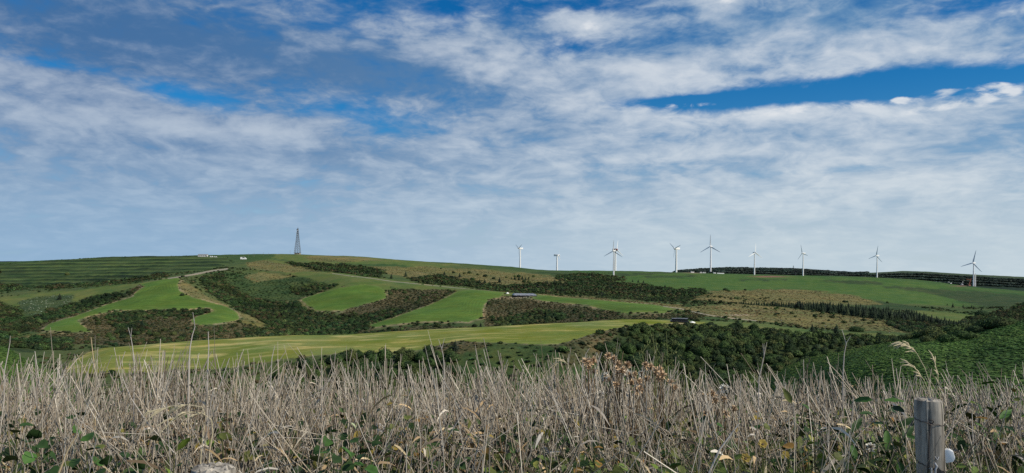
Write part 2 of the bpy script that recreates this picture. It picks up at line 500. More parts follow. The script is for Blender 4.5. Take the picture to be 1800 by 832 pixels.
BROWN = [
    ([(140, 563), (190, 548), (240, 545), (300, 543), (367, 542), (376, 548), (351, 554), (337, 561), (337, 567), (353, 571), (382, 570), (420, 566), (480, 572), (500, 585), (420, 592), (300, 598), (200, 606), (120, 600), (60, 590), (80, 582), (121, 585), (160, 583)], 480, 800),
    ([(680, 510), (720, 506), (804, 510), (800, 516), (752, 537), (690, 556), (648, 566), (660, 580), (640, 585), (600, 590), (560, 570), (600, 547), (651, 534), (681, 524)], 500, 920),
    ([(887, 516), (930, 524), (952, 530), (1035, 539), (1068, 547), (1102, 552), (1180, 552), (1230, 548), (1235, 556), (1180, 560), (1000, 566), (850, 575), (850, 540), (858, 529)], 480, 780),
    ([(860, 572), (1000, 564), (1100, 558), (1100, 564), (1000, 570), (860, 578), (650, 586), (650, 575)], 440, 620),
    ([(970, 606), (1000, 601), (1035, 590), (1060, 583), (1088, 577), (1130, 573), (1112, 586), (1085, 602), (1060, 622), (1030, 645), (1000, 645), (985, 622)], 200, 415),
    ([(740, 625), (775, 606), (803, 600), (870, 603), (850, 612), (800, 624), (760, 642)], 200, 415),
    ([(40, 575), (150, 540), (215, 516), (250, 500), (253, 506), (238, 520), (195, 531), (160, 543), (130, 556), (87, 567), (70, 582)], 540, 990),
]
DRY = [
    ([(430, 461), (470, 458), (540, 470), (580, 478), (500, 478), (440, 472)], 1000, 1500),
    ([(425, 482), (460, 480), (520, 484), (485, 492), (447, 498), (430, 491)], 850, 1300),
    ([(317, 495), (314, 512), (335, 524), (402, 541), (424, 562), (360, 574), (480, 592), (525, 590), (470, 570), (440, 553), (385, 530), (350, 512), (335, 497)], 540, 990),
    ([(850, 558), (848, 540), (857, 529), (885, 523), (920, 527), (900, 540), (880, 555)], 500, 800),
    ([(1195, 523), (1250, 512), (1400, 508), (1500, 520), (1560, 536), (1400, 537), (1300, 535)], 860, 1500),
    ([(1180, 541), (1300, 536), (1400, 542), (1500, 553), (1600, 571), (1640, 582), (1560, 583), (1450, 577), (1330, 564), (1250, 556)], 480, 900),
    ([(860, 476), (1000, 488), (1120, 500), (1200, 512), (1100, 505), (900, 506), (700, 485), (640, 470), (760, 468)], 1000, 1750),
    ([(540, 450), (600, 450), (680, 458), (600, 462), (540, 456)], 1300, 1720),
    ([(930, 522), (1000, 524), (1100, 533), (1200, 544), (1200, 536), (1100, 528), (1000, 519), (940, 517)], 640, 900),
    ([(230, 570), (160, 583), (180, 600), (260, 596), (300, 575)], 520, 700),
    ([(480, 528), (530, 524), (545, 540), (560, 546), (530, 560), (505, 545)], 560, 900),
    ([(1560, 570), (1640, 560), (1660, 575), (1600, 584)], 480, 800),
    ([(70, 583), (20, 590), (60, 596), (150, 590)], 480, 640),
    ([(230, 560), (290, 552), (340, 562), (300, 580), (240, 590), (200, 585)], 500, 720),
]
PASTURE = [   # grazed green
    ([(430, 462), (480, 456), (560, 470), (650, 487), (760, 500), (900, 513), (1100, 528), (1200, 540), (1250, 548), (1200, 548), (1000, 526), (900, 520), (800, 513), (700, 506), (660, 503), (600, 505), (560, 494), (500, 479), (440, 471)], 600, 1450),
    ([(1230, 564), (1330, 570), (1450, 582), (1640, 590), (1600, 596), (1450, 592), (1300, 582), (1200, 572)], 380, 560),
    ([(480, 446), (620, 450), (820, 466), (760, 470), (640, 464), (540, 462), (480, 455)], 1250, 1750),
    ([(0, 522), (100, 512), (200, 503), (310, 488), (310, 494), (240, 505), (170, 516), (120, 530), (60, 540), (0, 530)], 800, 1150),
    ([(1600, 545), (1720, 553), (1760, 562), (1720, 585), (1690, 575), (1640, 560)], 560, 1200),
    ([(840, 512), (905, 514), (948, 519), (930, 523), (885, 523), (880, 516)], 700, 950),
    ([(640, 494), (690, 500), (690, 512), (640, 506), (600, 508), (560, 515), (600, 500)], 750, 1050),
]
PLATEAU = [
    ([(1000, 500), (1040, 484), (1100, 480), (1220, 481), (1330, 484), (1540, 489), (1680, 503), (1640, 508), (1720, 550), (1600, 545), (1500, 520), (1400, 507), (1250, 510), (1190, 512), (1100, 500)], 1150, 2100),
]
DARK_ROUGH = [    # darker rough streaks and patches on the plateau and the far right slope
    ([(1130, 486), (1220, 484), (1226, 487), (1140, 490)], 1200, 2100),
    ([(1300, 491), (1380, 490), (1385, 492), (1310, 494)], 1200, 2100),
    ([(1440, 494), (1500, 493), (1560, 499), (1540, 501), (1450, 497)], 1200, 2100),
    ([(1545, 503), (1600, 505), (1665, 511), (1650, 515), (1560, 508)], 1200, 2100),
    ([(1640, 508), (1720, 512), (1810, 520), (1880, 524), (1880, 540), (1740, 541), (1690, 530), (1620, 512)], 1000, 2000),
    ([(1480, 528), (1560, 530), (1640, 545), (1600, 548), (1500, 538)], 900, 1700),
    ([(905, 478), (990, 479), (1050, 482), (1180, 479), (1190, 481), (1060, 486), (960, 483)], 1300, 1900),
]
DARK = [     # dwarf bamboo and dark leaf cover
    ([(400, 498), (430, 480), (520, 488), (620, 490), (640, 500), (590, 506), (545, 514), (530, 528), (470, 528), (425, 514)], 650, 1150),
    ([(240, 612), (300, 600), (420, 590), (520, 588), (470, 600), (300, 606)], 440, 640),
    ([(800, 612), (860, 603), (970, 606), (1040, 610), (1060, 650), (1000, 690), (780, 690)], 200, 345),
    ([(60, 462), (200, 452), (300, 450), (400, 452), (408, 462), (370, 474), (290, 487), (200, 496), (100, 505), (0, 508), (-60, 510), (-60, 466)], 1030, 1560),
]

C_BASE = np.array([0.045, 0.075, 0.022])
COV = np.zeros((NR, NC, 4))      # r g b, scrubbiness
n1 = fbm(GX / 60, GY / 60, 4, 41)
n2 = fbm(GX / 14, GY / 14, 3, 43)
mixa = np.clip(0.5 + 0.9 * n1, 0, 1)[..., None]
COV[..., :3] = np.array([0.032, 0.066, 0.018]) * (1 - mixa) + np.array([0.085, 0.105, 0.036]) * mixa
COV[..., 3] = 0.5
CODE = np.zeros((NR, NC), np.int16)     # 0 rough grass 1 wood 2 brown scrub 3 dry grass 4 pasture 5 dark leaf


def lay(zones, code, ca, cb, scrub, jx=WJX, jy=WJY):
    m = np.zeros((NR, NC), bool)
    for poly, d0, d1 in zones:
        rows = np.nonzero((DD >= d0) & (DD <= d1))[0]
        r0, r1 = rows[0], rows[-1] + 1
        m[r0:r1] |= inside(poly, jx[r0:r1], jy[r0:r1])
    t = np.clip(0.5 + 0.8 * n2 + 0.4 * n1, 0, 1)[..., None]
    c = np.array(ca) * (1 - t) + np.array(cb) * t
    COV[m, :3] = c[m]
    COV[m, 3] = scrub
    CODE[m] = code


far_ridge = GY > 2600
plateau = (GY > 1150) & (PJX > 1000) & (PJX < 2300) & ~far_ridge
t = np.clip(0.5 + 0.8 * fbm(GX / 160, GY / 90, 3, 51), 0, 1)[..., None]
COV[plateau, :3] = (np.array([0.034, 0.085, 0.020]) * (1 - t) + np.array([0.060, 0.100, 0.026]) * t)[plateau]
COV[plateau, 3] = 0.3
hill = (GY > 1150) & (PJX < 1000) & ~far_ridge
COV[hill, :3] = (np.array([0.032, 0.072, 0.020]) * (1 - t) + np.array([0.070, 0.095, 0.032]) * t)[hill]
lay(DARK, 5, (0.030, 0.058, 0.018), (0.056, 0.080, 0.026), 0.8)
lay(PASTURE, 4, (0.070, 0.115, 0.026), (0.120, 0.135, 0.042), 0.25)
lay(PLATEAU, 4, (0.042, 0.098, 0.020), (0.072, 0.120, 0.028), 0.25)
lay(DARK_ROUGH, 9, (0.026, 0.056, 0.018), (0.048, 0.066, 0.026), 0.7)
lay(DRY, 3, (0.105, 0.112, 0.036), (0.175, 0.150, 0.062), 0.55)
lay(BROWN, 2, (0.058, 0.062, 0.027), (0.105, 0.088, 0.046), 0.9)
FX = PXG + 22.0 * fbm(GX / 20 + 7, GY / 26, 4, 135) + 5.0 * fbm(GX / 7, GY / 9, 2, 137)
FY = PYG + 8.0 * fbm(GX / 20 + 37, GY / 26, 4, 136) + 2.0 * fbm(GX / 7, GY / 9, 2, 138)
lay(WOODS, 14, (0.040, 0.056, 0.020), (0.066, 0.076, 0.030), 0.9, FX, FY)
lay([([(30, 530), (100, 518), (132, 520), (95, 542), (60, 552), (40, 545)], 560, 1150)], 12, (0.040, 0.066, 0.026), (0.060, 0.085, 0.034), 0.8)
lay(WOODS, 1, (0.024, 0.040, 0.014), (0.040, 0.058, 0.020), 1.0)
COV[far_ridge, :3] = (0.016, 0.030, 0.020)
COV[far_ridge, 3] = 0.9
CODE[far_ridge] = 1
bare = far_ridge & (GY > 3720) & (PJX > 1525)
COV[bare, :3] = (0.045, 0.070, 0.034)
CODE[bare] = 15
near = GY < 215
spur = near & (GY > 40)
t = np.clip(0.5 + 0.8 * fbm(GX / 12, GY / 12, 3, 61), 0, 1)[..., None]
COV[spur, :3] = (np.array([0.052, 0.105, 0.022]) * (1 - t) + np.array([0.080, 0.130, 0.028]) * t)[spur]
COV[spur, 3] = 0.7
CODE[spur] = 6
top = GY <= 40
COV[top, :3] = (0.040, 0.038, 0.022)
COV[top, 3] = 0.8
CODE[top] = 7
# soften the natural boundaries
for _ in range(2):
    B = COV.copy()
    B[1:-1, 1:-1] = (COV[1:-1, 1:-1] * 2 + COV[:-2, 1:-1] + COV[2:, 1:-1] + COV[1:-1, :-2] + COV[1:-1, 2:]) / 6
    COV = B

# terraces on the left hill: hedge banks along the slope
ter = inside([(60, 461), (200, 452), (300, 450), (400, 452), (405, 462), (370, 474), (290, 487), (200, 496), (100, 504), (0, 500), (0, 466)], PJX, PJY) & (GY > 1040) & (GY < 1570)
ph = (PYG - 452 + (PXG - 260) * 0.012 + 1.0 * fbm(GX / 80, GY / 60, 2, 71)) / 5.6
CODE[ter] = 8
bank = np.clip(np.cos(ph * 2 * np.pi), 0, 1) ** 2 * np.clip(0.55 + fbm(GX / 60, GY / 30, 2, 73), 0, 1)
ZG += np.where(ter, bank * 2.6, 0)
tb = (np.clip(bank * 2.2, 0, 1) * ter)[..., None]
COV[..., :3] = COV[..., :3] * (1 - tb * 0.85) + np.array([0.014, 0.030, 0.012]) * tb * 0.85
pale_strip = (ter * np.clip(np.cos((ph + 0.45) * 2 * np.pi), 0, 1) ** 2 * np.clip(0.65 + fbm(GX / 50, GY / 30, 2, 75), 0, 1))[..., None]  # paler green strips between the hedge banks
COV[..., :3] = COV[..., :3] * (1 - pale_strip * 0.85) + np.array([0.100, 0.150, 0.042]) * pale_strip * 0.85

# mown fields and their straw-coloured headlands
REG = np.zeros((NR, NC), np.int16)
for i, (poly, d0, d1) in enumerate(FIELDS):
    rows = np.nonzero((DD >= d0) & (DD <= d1))[0]
    r0, r1 = rows[0], rows[-1] + 1
    sl = np.s_[r0:r1]
    m = inside(poly, PJX[sl], PJY[sl])
    ed = edge_dist(poly, PJX[sl], PJY[sl])
    n = fbm(GX[sl] / 26, GY[sl] / 26, 3, 81 + i)
    st = fbm(GX[sl] / 18, GY[sl] / 4.5, 3, 91 + i)
    mow = np.sin(edge_dist(poly, PXG[sl], PYG[sl]) * 1.15 + 2.5 * n) * np.clip(0.5 + fbm(GX[sl] / 40, GY[sl] / 40, 2, 95 + i), 0, 1)
    if i == 4:
        c = np.array([0.150, 0.178, 0.036]) + 0.034 * n[..., None]
        s = np.clip((st - 0.07) * 3.2, 0, 1)[..., None] * np.clip(0.75 + n, 0, 1)[..., None]
        c = c * (1 - s * 0.75) + np.array([0.42, 0.36, 0.14]) * s * 0.75
    else:
        c = np.array([0.074, 0.132, 0.022]) * (1 + 0.30 * n[..., None])
        s = np.clip((st - 0.25) * 2.0, 0, 1)[..., None]
        c = c * (1 - s * 0.4) + np.array([0.16, 0.20, 0.055]) * s * 0.4
        w = np.clip(1 - (ed - 1.0) / 4.0, 0, 1)[..., None] * 0.35
        c = c * (1 - w) + np.array([0.15, 0.19, 0.055]) * w
    c = c * (1 + 0.13 * mow[..., None])
    v = COV[sl]
    # headland outside the field
    hd = (~m) & (ed < 6.5) & (CODE[sl] != 4) & (CODE[sl] != 1)
    k = (np.clip(1 - ed / 6.5, 0, 1) * np.clip(0.55 + 1.2 * fbm(GX[sl] / 7, GY[sl] / 7, 2, 101), 0, 1))[..., None] * (1.0 if i < 4 else 0.6)
    v[hd, :3] = (v[..., :3] * (1 - k) + np.array([0.30, 0.235, 0.135]) * k)[hd]
    v[m, :3] = c[m]
    v[m, 3] = 0.12
    COV[sl] = v
    q = REG[sl]
    q[m] = i + 1
    REG[sl] = q
    q = CODE[sl]
    q[m] = 10 + i
    CODE[sl] = q


# tracks: strips of ground of their own
def track_mask(pts, width, d0, d1):
    m = np.zeros((NR, NC), bool)
    rows = np.nonzero((DD >= d0) & (DD <= d1))[0]
    r0, r1 = rows[0], rows[-1] + 1
    sl = np.s_[r0:r1]
    best = np.full((r1 - r0, NC), 1e9)
    for (ax, ay), (bx, by) in zip(pts[:-1], pts[1:]):
        vx, vy = bx - ax, by - ay
        wx, wy = PXG[sl] - ax, PYG[sl] - ay
        t = np.clip((wx * vx + wy * vy) / (vx * vx + vy * vy), 0, 1)
        best = np.minimum(best, np.hypot(wx - t * vx, wy - t * vy))
    m[sl] = best < width
    return m


ROADS = [
    ([(296, 490), (320, 486), (350, 480), (372, 476), (400, 473)], 1.3, 840, 1250),
    ([(1165, 540), (1195, 543), (1225, 549), (1260, 556), (1290, 560), (1330, 564)], 0.75, 500, 760),
    ([(585, 481), (620, 486), (650, 489), (690, 495), (740, 500), (800, 506), (860, 511)], 0.45, 820, 1250),
]
for pts, w, d0, d1 in ROADS:
    m = track_mask(pts, w, d0, d1)
    COV[m, :3] = (0.25, 0.225, 0.165)
    COV[m, 3] = 0.2
    REG[m] = 7
# earth scars round the building site and bare patches
for cx_, cy_, wx_, wy_, cc in [(1352, 486.5, 26, 1.2, (0.20, 0.11, 0.075)), (1225, 479.5, 18, 1.0, (0.26, 0.2, 0.13)), (1300, 554, 20, 1.3, (0.3, 0.25, 0.17)), (1690, 503, 14, 0.8, (0.16, 0.10, 0.07)),
                               (912, 522.5, 22, 1.0, (0.32, 0.27, 0.18)), (1190, 569, 18, 0.8, (0.26, 0.22, 0.15))]:
    k = np.exp(-((PXG - cx_) / wx_) ** 2 - ((PYG - cy_) / wy_) ** 2)[..., None] * (GY > 380)[..., None]
    k = np.clip(k * 1.4, 0, 1)
    COV[..., :3] = COV[..., :3] * (1 - k) + np.array(cc) * k


# ---------------------------------------------------------------- materials
def material(name, fn, rough=0.9, spec=0.2):
    m = bpy.data.materials.new(name)
    m.use_nodes = True
    nt = NT(m.node_tree)
    bsdf = m.node_tree.nodes['Principled BSDF']
    bsdf.inputs['Roughness'].default_value = rough
    bsdf.inputs['Specular IOR Level'].default_value = spec
    fn(nt, bsdf)
    return m


def plain(name, rgb, rough=0.6, spec=0.3, var=0.12, scale=6.0, bump=0.0, metal=0.0):
    def fn(nt, b):
        tc = nt.new('ShaderNodeTexCoord')
        n = nt.noise(tc.outputs['Object'], scale, 5, 0.6)
        n2 = nt.noise(tc.outputs['Object'], scale * 7, 3, 0.6)
        f = (n - 0.5) * (2 * var) + (n2 - 0.5) * var + 1.0
        c = nt.mix(1.0, tuple(rgb), nt.combine(f, f, f), 'MULTIPLY')
        nt.put(b.inputs['Base Color'], c)
        b.inputs['Metallic'].default_value = metal
        if bump:
            bp = nt.new('ShaderNodeBump')
            bp.inputs['Strength'].default_value = bump
            nt.put(bp.inputs['Height'], n2)
            nt.l.new(bp.outputs[0], b.inputs['Normal'])
    return material(name, fn, rough, spec)


def ground_nodes(nt, b):
    at = nt.new('ShaderNodeAttribute', attribute_name='cover')
    geo = nt.new('ShaderNodeNewGeometry')
    pos = geo.outputs['Position']
    scrub = E(nt, at.outputs['Alpha'])
    a = nt.noise(pos, 0.9, 5, 0.65)
    c = nt.noise(pos, 0.16, 5, 0.6)
    big = nt.noise(pos, 0.035, 5, 0.6)
    f = (a - 0.5) * 1.9 + (c - 0.5) * 1.1
    f = f * (scrub * 0.9 + 0.28) + 1.0 + (big - 0.5) * (scrub * 0.9 + 0.25)
    f = f.max(0.25)
    warm = nt.noise(pos, 0.35, 4, 0.6)
    k = (warm - 0.5) * (scrub * 0.8 + 0.3) + (big - 0.5) * 0.9
    col = nt.mix(1.0, at.outputs['Color'], nt.combine(f * (k * 0.8 + 1.0), f, f * (1.0 - k * 0.5)), 'MULTIPLY')
    nt.put(b.inputs['Base Color'], col)
    bp = nt.new('ShaderNodeBump')
    bp.inputs['Distance'].default_value = 0.6
    nt.put(bp.inputs['Strength'], scrub * 0.8 + 0.1)
    nt.put(bp.inputs['Height'], a + c * 1.5)
    nt.l.new(bp.outputs[0], b.inputs['Normal'])


M_GROUND = material('hill_ground', ground_nodes, 0.95, 0.1)


# ---------------------------------------------------------------- ground meshes
def mesh_from(name, verts, loops, sizes, smooth=True):
    me = bpy.data.meshes.new(name)
    verts = np.asarray(verts, np.float32)
    loops = np.asarray(loops, np.int32).ravel()
    sizes = np.asarray(sizes, np.int32)
    me.vertices.add(len(verts))
    me.vertices.foreach_set('co', verts.ravel())
    me.loops.add(len(loops))
    me.loops.foreach_set('vertex_index', loops)
    me.polygons.add(len(sizes))
    starts = np.concatenate([[0], np.cumsum(sizes)[:-1]]).astype(np.int32)
    me.polygons.foreach_set('loop_start', starts)
    me.polygons.foreach_set('loop_total', sizes)
    if smooth:
        me.polygons.foreach_set('use_smooth', np.ones(len(sizes), bool))
    me.update(calc_edges=True)
    return me


def color_attr(me, rgba, name='cover'):
    a = me.color_attributes.new(name, 'FLOAT_COLOR', 'POINT')
    a.data.foreach_set('color', np.asarray(rgba, np.float32).ravel())


def link(name, me, mat=None, parent=None, loc=None):
    o = bpy.data.objects.new(name, me)
    if mat is not None and me is not None and len(me.materials) == 0:
        me.materials.append(mat)
    COL.objects.link(o)
    if parent is not None:
        o.parent = parent
    if loc is not None:
        o.location = loc
    return o


def tag(o, label=None, cat=None, group=None, kind=None):
    if label:
        o['label'] = label
    if cat:
        o['category'] = cat
    if group:
        o['group'] = group
    if kind:
        o['kind'] = kind
    return o


def blur(m, n, passes=2):
    m = m.astype(float)
    for _ in range(passes):
        for ax, k in ((0, n[0]), (1, n[1])):
            c = np.cumsum(np.concatenate([np.repeat(m.take([0], ax), k + 1, ax), m, np.repeat(m.take([-1], ax), k, ax)], ax), axis=ax)
            w = 2 * k + 1
            m = (c.take(range(w, c.shape[ax]), ax) - c.take(range(0, c.shape[ax] - w), ax)) / w
    return m


# gullies sink under the woods, fields swell between them
mid = (GY > 470) & (GY < 1080)
ZG -= 4.2 * blur(np.isin(CODE, (1, 14)) & mid, (9, 14))
ZG -= 1.6 * blur((CODE == 2) & mid, (7, 12))
ZG += 1.8 * blur((REG > 0) & (REG < 5) & mid, (8, 14))
PYL = HY - ZG / GY * F
PYG = PYL + (PX[None, :] - CX) * ROLL
PXG = PX[None, :] - (PYL - HY) * ROLL
RUN = np.minimum.accumulate(PYG, axis=0)

VID = np.arange(NR * NC).reshape(NR, NC)
Q = np.stack([VID[:-1, :-1], VID[:-1, 1:], VID[1:, 1:], VID[1:, :-1]], -1).reshape(-1, 4)
ALLV = np.stack([GX, GY, ZG + EYE], -1).reshape(-1, 3)
ALLC = COV.reshape(-1, 4)
tx = np.gradient(ALLV.reshape(NR, NC, 3), axis=1)
ty = np.gradient(ALLV.reshape(NR, NC, 3), axis=0)
NRM = np.cross(tx, ty)
NRM /= np.linalg.norm(NRM, axis=-1, keepdims=True)
NRM = NRM.reshape(-1, 3)
FR = REG[:-1, :-1].reshape(-1)
for code, nm, lab in [(0, 'hill_ground', 'rough grassy hill country of knolls and hollows'),
                      (1, 'grass_field', 'bright green mown field curling over the left knoll'),
                      (2, 'grass_field', 'bright green mown field left of the brown gully'),
                      (3, 'grass_field', 'bright green mown field right of the brown gully'),
                      (4, 'grass_field', 'narrow bright green field beside the dark sheeted stack'),
                      (5, 'hay_field', 'pale yellow green hay field streaked with straw in front'),
                      (7, 'gravel_road', 'pale gravel farm tracks over the ridge')]:
    q = Q[FR == code]
    if len(q) == 0:
        print('EMPTY', code)
        continue
    ids, inv = np.unique(q.ravel(), return_inverse=True)
    me = mesh_from(nm, ALLV[ids], inv, np.full(len(q), 4))
    color_attr(me, ALLC[ids])
    me.normals_split_custom_set_from_vertices(NRM[ids].tolist())
    o = link(nm, me, M_GROUND)
    tag(o, lab, kind='structure')


def water_nodes(nt, b):
    b.inputs['Base Color'].default_value = (0.02, 0.05, 0.085, 1)
    geo = nt.new('ShaderNodeNewGeometry')
    bp = nt.new('ShaderNodeBump')
    bp.inputs['Strength'].default_value = 0.4
    nt.put(bp.inputs['Height'], nt.noise(geo.outputs['Position'], 0.05, 4, 0.6))
    nt.l.new(bp.outputs[0], b.inputs['Normal'])


me = mesh_from('sea', [(-8000, -200, -91), (8000, -200, -91), (8000, 11000, -91), (-8000, 11000, -91)], [0, 1, 2, 3], [4], False)
tag(link('sea', me, material('sea_water', water_nodes, 0.25, 0.5)), 'blue sea beyond the hills', kind='structure')


# ---------------------------------------------------------------- foliage
def foliage_nodes(nt, b):
    at = nt.new('ShaderNodeAttribute', attribute_name='cover')
    oi = nt.new('ShaderNodeObjectInfo')
    geo = nt.new('ShaderNodeNewGeometry')
    n = nt.noise(geo.outputs['Position'], 0.5, 3, 0.6)
    f = (n - 0.5) * 0.9 + 1.0
    r = E(nt, oi.outputs['Random'])
    f = f * (r * 0.5 + 0.75)
    nt.put(b.inputs['Base Color'], nt.mix(1.0, at.outputs['Color'], nt.combine(f * (r * 0.25 + 0.9), f, f * 0.95), 'MULTIPLY'))


M_LEAF = material('foliage', foliage_nodes, 0.8, 0.15)
M_BARK = plain('bark', (0.09, 0.07, 0.05), 0.9, 0.1, 0.25, 4.0, 0.4)


def ico(sub):
    bm = bmesh.new()
    bmesh.ops.create_icosphere(bm, subdivisions=sub, radius=1.0)
    v = np.array([q.co[:] for q in bm.verts])
    f = np.array([[w.index for w in q.verts] for q in bm.faces])
    bm.free()
    return v, f


def lumpy(p, rs, lumps):
    """push unit directions out to a lumpy crown"""
    n = p / np.linalg.norm(p, axis=1, keepdims=True)
    r = np.full(len(p), 0.62)
    for c, s in lumps:
        dt = n @ c
        r = np.maximum(r, 0.62 + s * np.clip((dt - 0.55) / 0.45, 0, 1) ** 0.6)
    return n * r[:, None]


def bush(seed, sub, nleaf, size, flat=0.85, skirt=0.25):
    """one crown of unit radius: a dark lumpy heart under many small leaf clumps -> verts, tris, tint"""
    rs = np.random.RandomState(seed)
    lumps = []
    for _ in range(9):
        c = rs.normal(size=3)
        c[2] = abs(c[2]) * 0.9 + 0.05
        lumps.append((c / np.linalg.norm(c), rs.uniform(0.22, 0.46)))
    v, f = ico(sub)
    v = lumpy(v, rs, lumps) * 0.88
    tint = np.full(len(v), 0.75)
    V, T, C = [v], [f], [tint]
    base = len(v)
    d = rs.normal(size=(nleaf, 3))
    d[:, 2] = np.where(d[:, 2] < -0.3, -d[:, 2], d[:, 2])
    p = lumpy(d, rs, lumps) * rs.uniform(0.86, 1.06, (nleaf, 1))
    nn = d / np.linalg.norm(d, axis=1, keepdims=True)
    nn = nn + rs.normal(size=(nleaf, 3)) * 0.55
    nn /= np.linalg.norm(nn, axis=1, keepdims=True)
    a = np.cross(nn, rs.normal(size=(nleaf, 3)))
    a /= np.linalg.norm(a, axis=1, keepdims=True)
    b = np.cross(nn, a)
    s = rs.uniform(0.6, 1.3, (nleaf, 1)) * size
    q = np.stack([p + a * s, p - a * s * 0.5 + b * s * 0.8, p - a * s * 0.5 - b * s * 0.8], 1).reshape(-1, 3)
    V.append(q)
    T.append(np.arange(nleaf * 3).reshape(-1, 3) + base)
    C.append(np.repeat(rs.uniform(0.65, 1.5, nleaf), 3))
    v = np.concatenate(V)
    v[:, 2] = np.where(v[:, 2] < 0, v[:, 2] * 0.7, v[:, 2]) * flat + skirt
    return v, np.concatenate(T), np.concatenate(C)


def conifer(seed, tiers=8, pts=9):
    """a spruce of unit height, jagged tiers round a dark heart"""
    rs = np.random.RandomState(seed)
    V, T, C = [], [], []
    base = 0
    for k in range(tiers):
        t = k / (tiers - 1)
        z0 = 0.08 + 0.80 * t
        r = (0.27 * (1 - t) ** 0.85 + 0.025) * rs.uniform(0.85, 1.15)
        h = 0.20 - 0.09 * t
        n = pts * 2
        ang = np.arange(n) / n * 2 * np.pi + rs.uniform(0, 6)
        rr = np.where(np.arange(n) % 2 == 0, r * rs.uniform(0.8, 1.25, n), r * 0.55)
        zz = np.where(np.arange(n) % 2 == 0, z0 - 0.035 + rs.uniform(-.02, .02, n), z0 + 0.02)
        ring = np.stack([np.cos(ang) * rr, np.sin(ang) * rr, zz], 1)
        v = np.concatenate([ring, [[rs.normal() * .01, rs.normal() * .01, z0 + h]]])
        tr = np.array([[i, (i + 1) % n, n] for i in range(n)]) + base
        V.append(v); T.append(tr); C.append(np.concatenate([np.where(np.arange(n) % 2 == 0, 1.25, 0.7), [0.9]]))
        base += n + 1
    return np.concatenate(V), np.concatenate(T), np.concatenate(C)


HI = [bush(100 + i, 2, 620, 0.080) for i in range(7)]
MID = [bush(200 + i, 2, 120, 0.17) for i in range(6)]
LOW = [bush(300 + i, 1, 26, 0.34, 0.8) for i in range(6)]
SPURT = [bush(450 + i, 1, 44, 0.20, 0.7, 0.1) for i in range(6)]
TUFT = [bush(400 + i, 1, 18, 0.42, 0.7, 0.1) for i in range(6)]
CON = [conifer(500 + i) for i in range(5)]
CONLO = [conifer(600 + i, 4, 5) for i in range(4)]

GREENS = 1.18 * np.array([(0.018, 0.034, 0.012), (0.024, 0.045, 0.014), (0.030, 0.053, 0.016), (0.016, 0.030, 0.013), (0.038, 0.052, 0.018)])
BROWNS = np.array([(0.070, 0.066, 0.030), (0.058, 0.062, 0.027), (0.042, 0.054, 0.021), (0.100, 0.085, 0.042), (0.034, 0.050, 0.019)])
DARKS = np.array([(0.022, 0.052, 0.016), (0.032, 0.066, 0.022), (0.020, 0.040, 0.015)])
DRYS = np.array([(0.12, 0.10, 0.045), (0.075, 0.085, 0.034), (0.16, 0.125, 0.062)])
SPURS = 1.25 * np.array([(0.088, 0.152, 0.034), (0.068, 0.128, 0.029), (0.115, 0.180, 0.046), (0.058, 0.104, 0.026)])
SPRUCE = np.array([(0.014, 0.026, 0.015), (0.020, 0.034, 0.018), (0.013, 0.022, 0.015)])


def merged(name, protos, pts, radii, heights, tints, label, spin=True):
    """many plants joined into one object nobody could count"""
    V, T, C = [], [], []
    base = 0
    for i in range(len(pts)):
        v, t, c = protos[i % len(protos)]
        a = NPR.uniform(0, 6.283) if spin else 0
        ca, sa = math.cos(a), math.sin(a)
        r, h = radii[i], heights[i]
        w = np.empty_like(v)
        w[:, 0] = (v[:, 0] * ca - v[:, 1] * sa) * r + pts[i][0]
        w[:, 1] = (v[:, 0] * sa + v[:, 1] * ca) * r + pts[i][1]
        w[:, 2] = v[:, 2] * h + pts[i][2]
        V.append(w)
        T.append(t + base)
        C.append(np.concatenate([c[:, None] * tints[i][None, :], np.ones((len(c), 1))], 1))
        base += len(v)
    if not V:
        return None
    V, T, C = np.concatenate(V), np.concatenate(T), np.concatenate(C)
    me = mesh_from(name, V, T, np.full(len(T), 3), False)
    color_attr(me, C)
    o = link(name, me, M_LEAF)
    tag(o, label, kind='stuff')
    print('STUFF', name, len(pts), len(T))
    return o


def scatter(spacing, d0, d1, px0, px1, codes, seed, extra=2.0, keep=1.0):
    """jittered points on the ground of the given cover, only where the photograph could see them"""
    rs = np.random.RandomState(seed)
    x0, x1 = (px0 - CX) / F * d1, (px1 - CX) / F * d1
    xs = np.arange(x0, x1, spacing)
    ys = np.arange(d0, d1, spacing)
    X, Y = np.meshgrid(xs, ys)
    X = X + rs.uniform(-.5, .5, X.shape) * spacing
    Y = Y + rs.uniform(-.5, .5, Y.shape) * spacing
    X, Y = X.ravel(), Y.ravel()
    p = CX + F * X / Y
    ok = (p > px0) & (p < px1) & (Y > d0) & (Y < d1) & (rs.uniform(size=len(X)) < keep)
    X, Y, p = X[ok], Y[ok], p[ok]
    r, c = gridpos(p, Y)
    r, c = np.clip(np.round(r).astype(int), 0, NR - 1), np.clip(np.round(c).astype(int), 0, NC - 1)
    ok = np.isin(CODE[r, c], codes) & (REG[r, c] == 0)
    z = ZG[r, c]
    top = HY - (z + extra) / Y * F + (p - CX) * ROLL
    ok &= top <= RUN[np.maximum(r - 1, 0), c] + 1.0
    return X[ok], Y[ok], z[ok] + EYE, CODE[r, c][ok]


def pick(pal, n, seed):
    rs = np.random.RandomState(seed)
    return pal[rs.randint(0, len(pal), n)] * rs.uniform(0.75, 1.3, (n, 1))


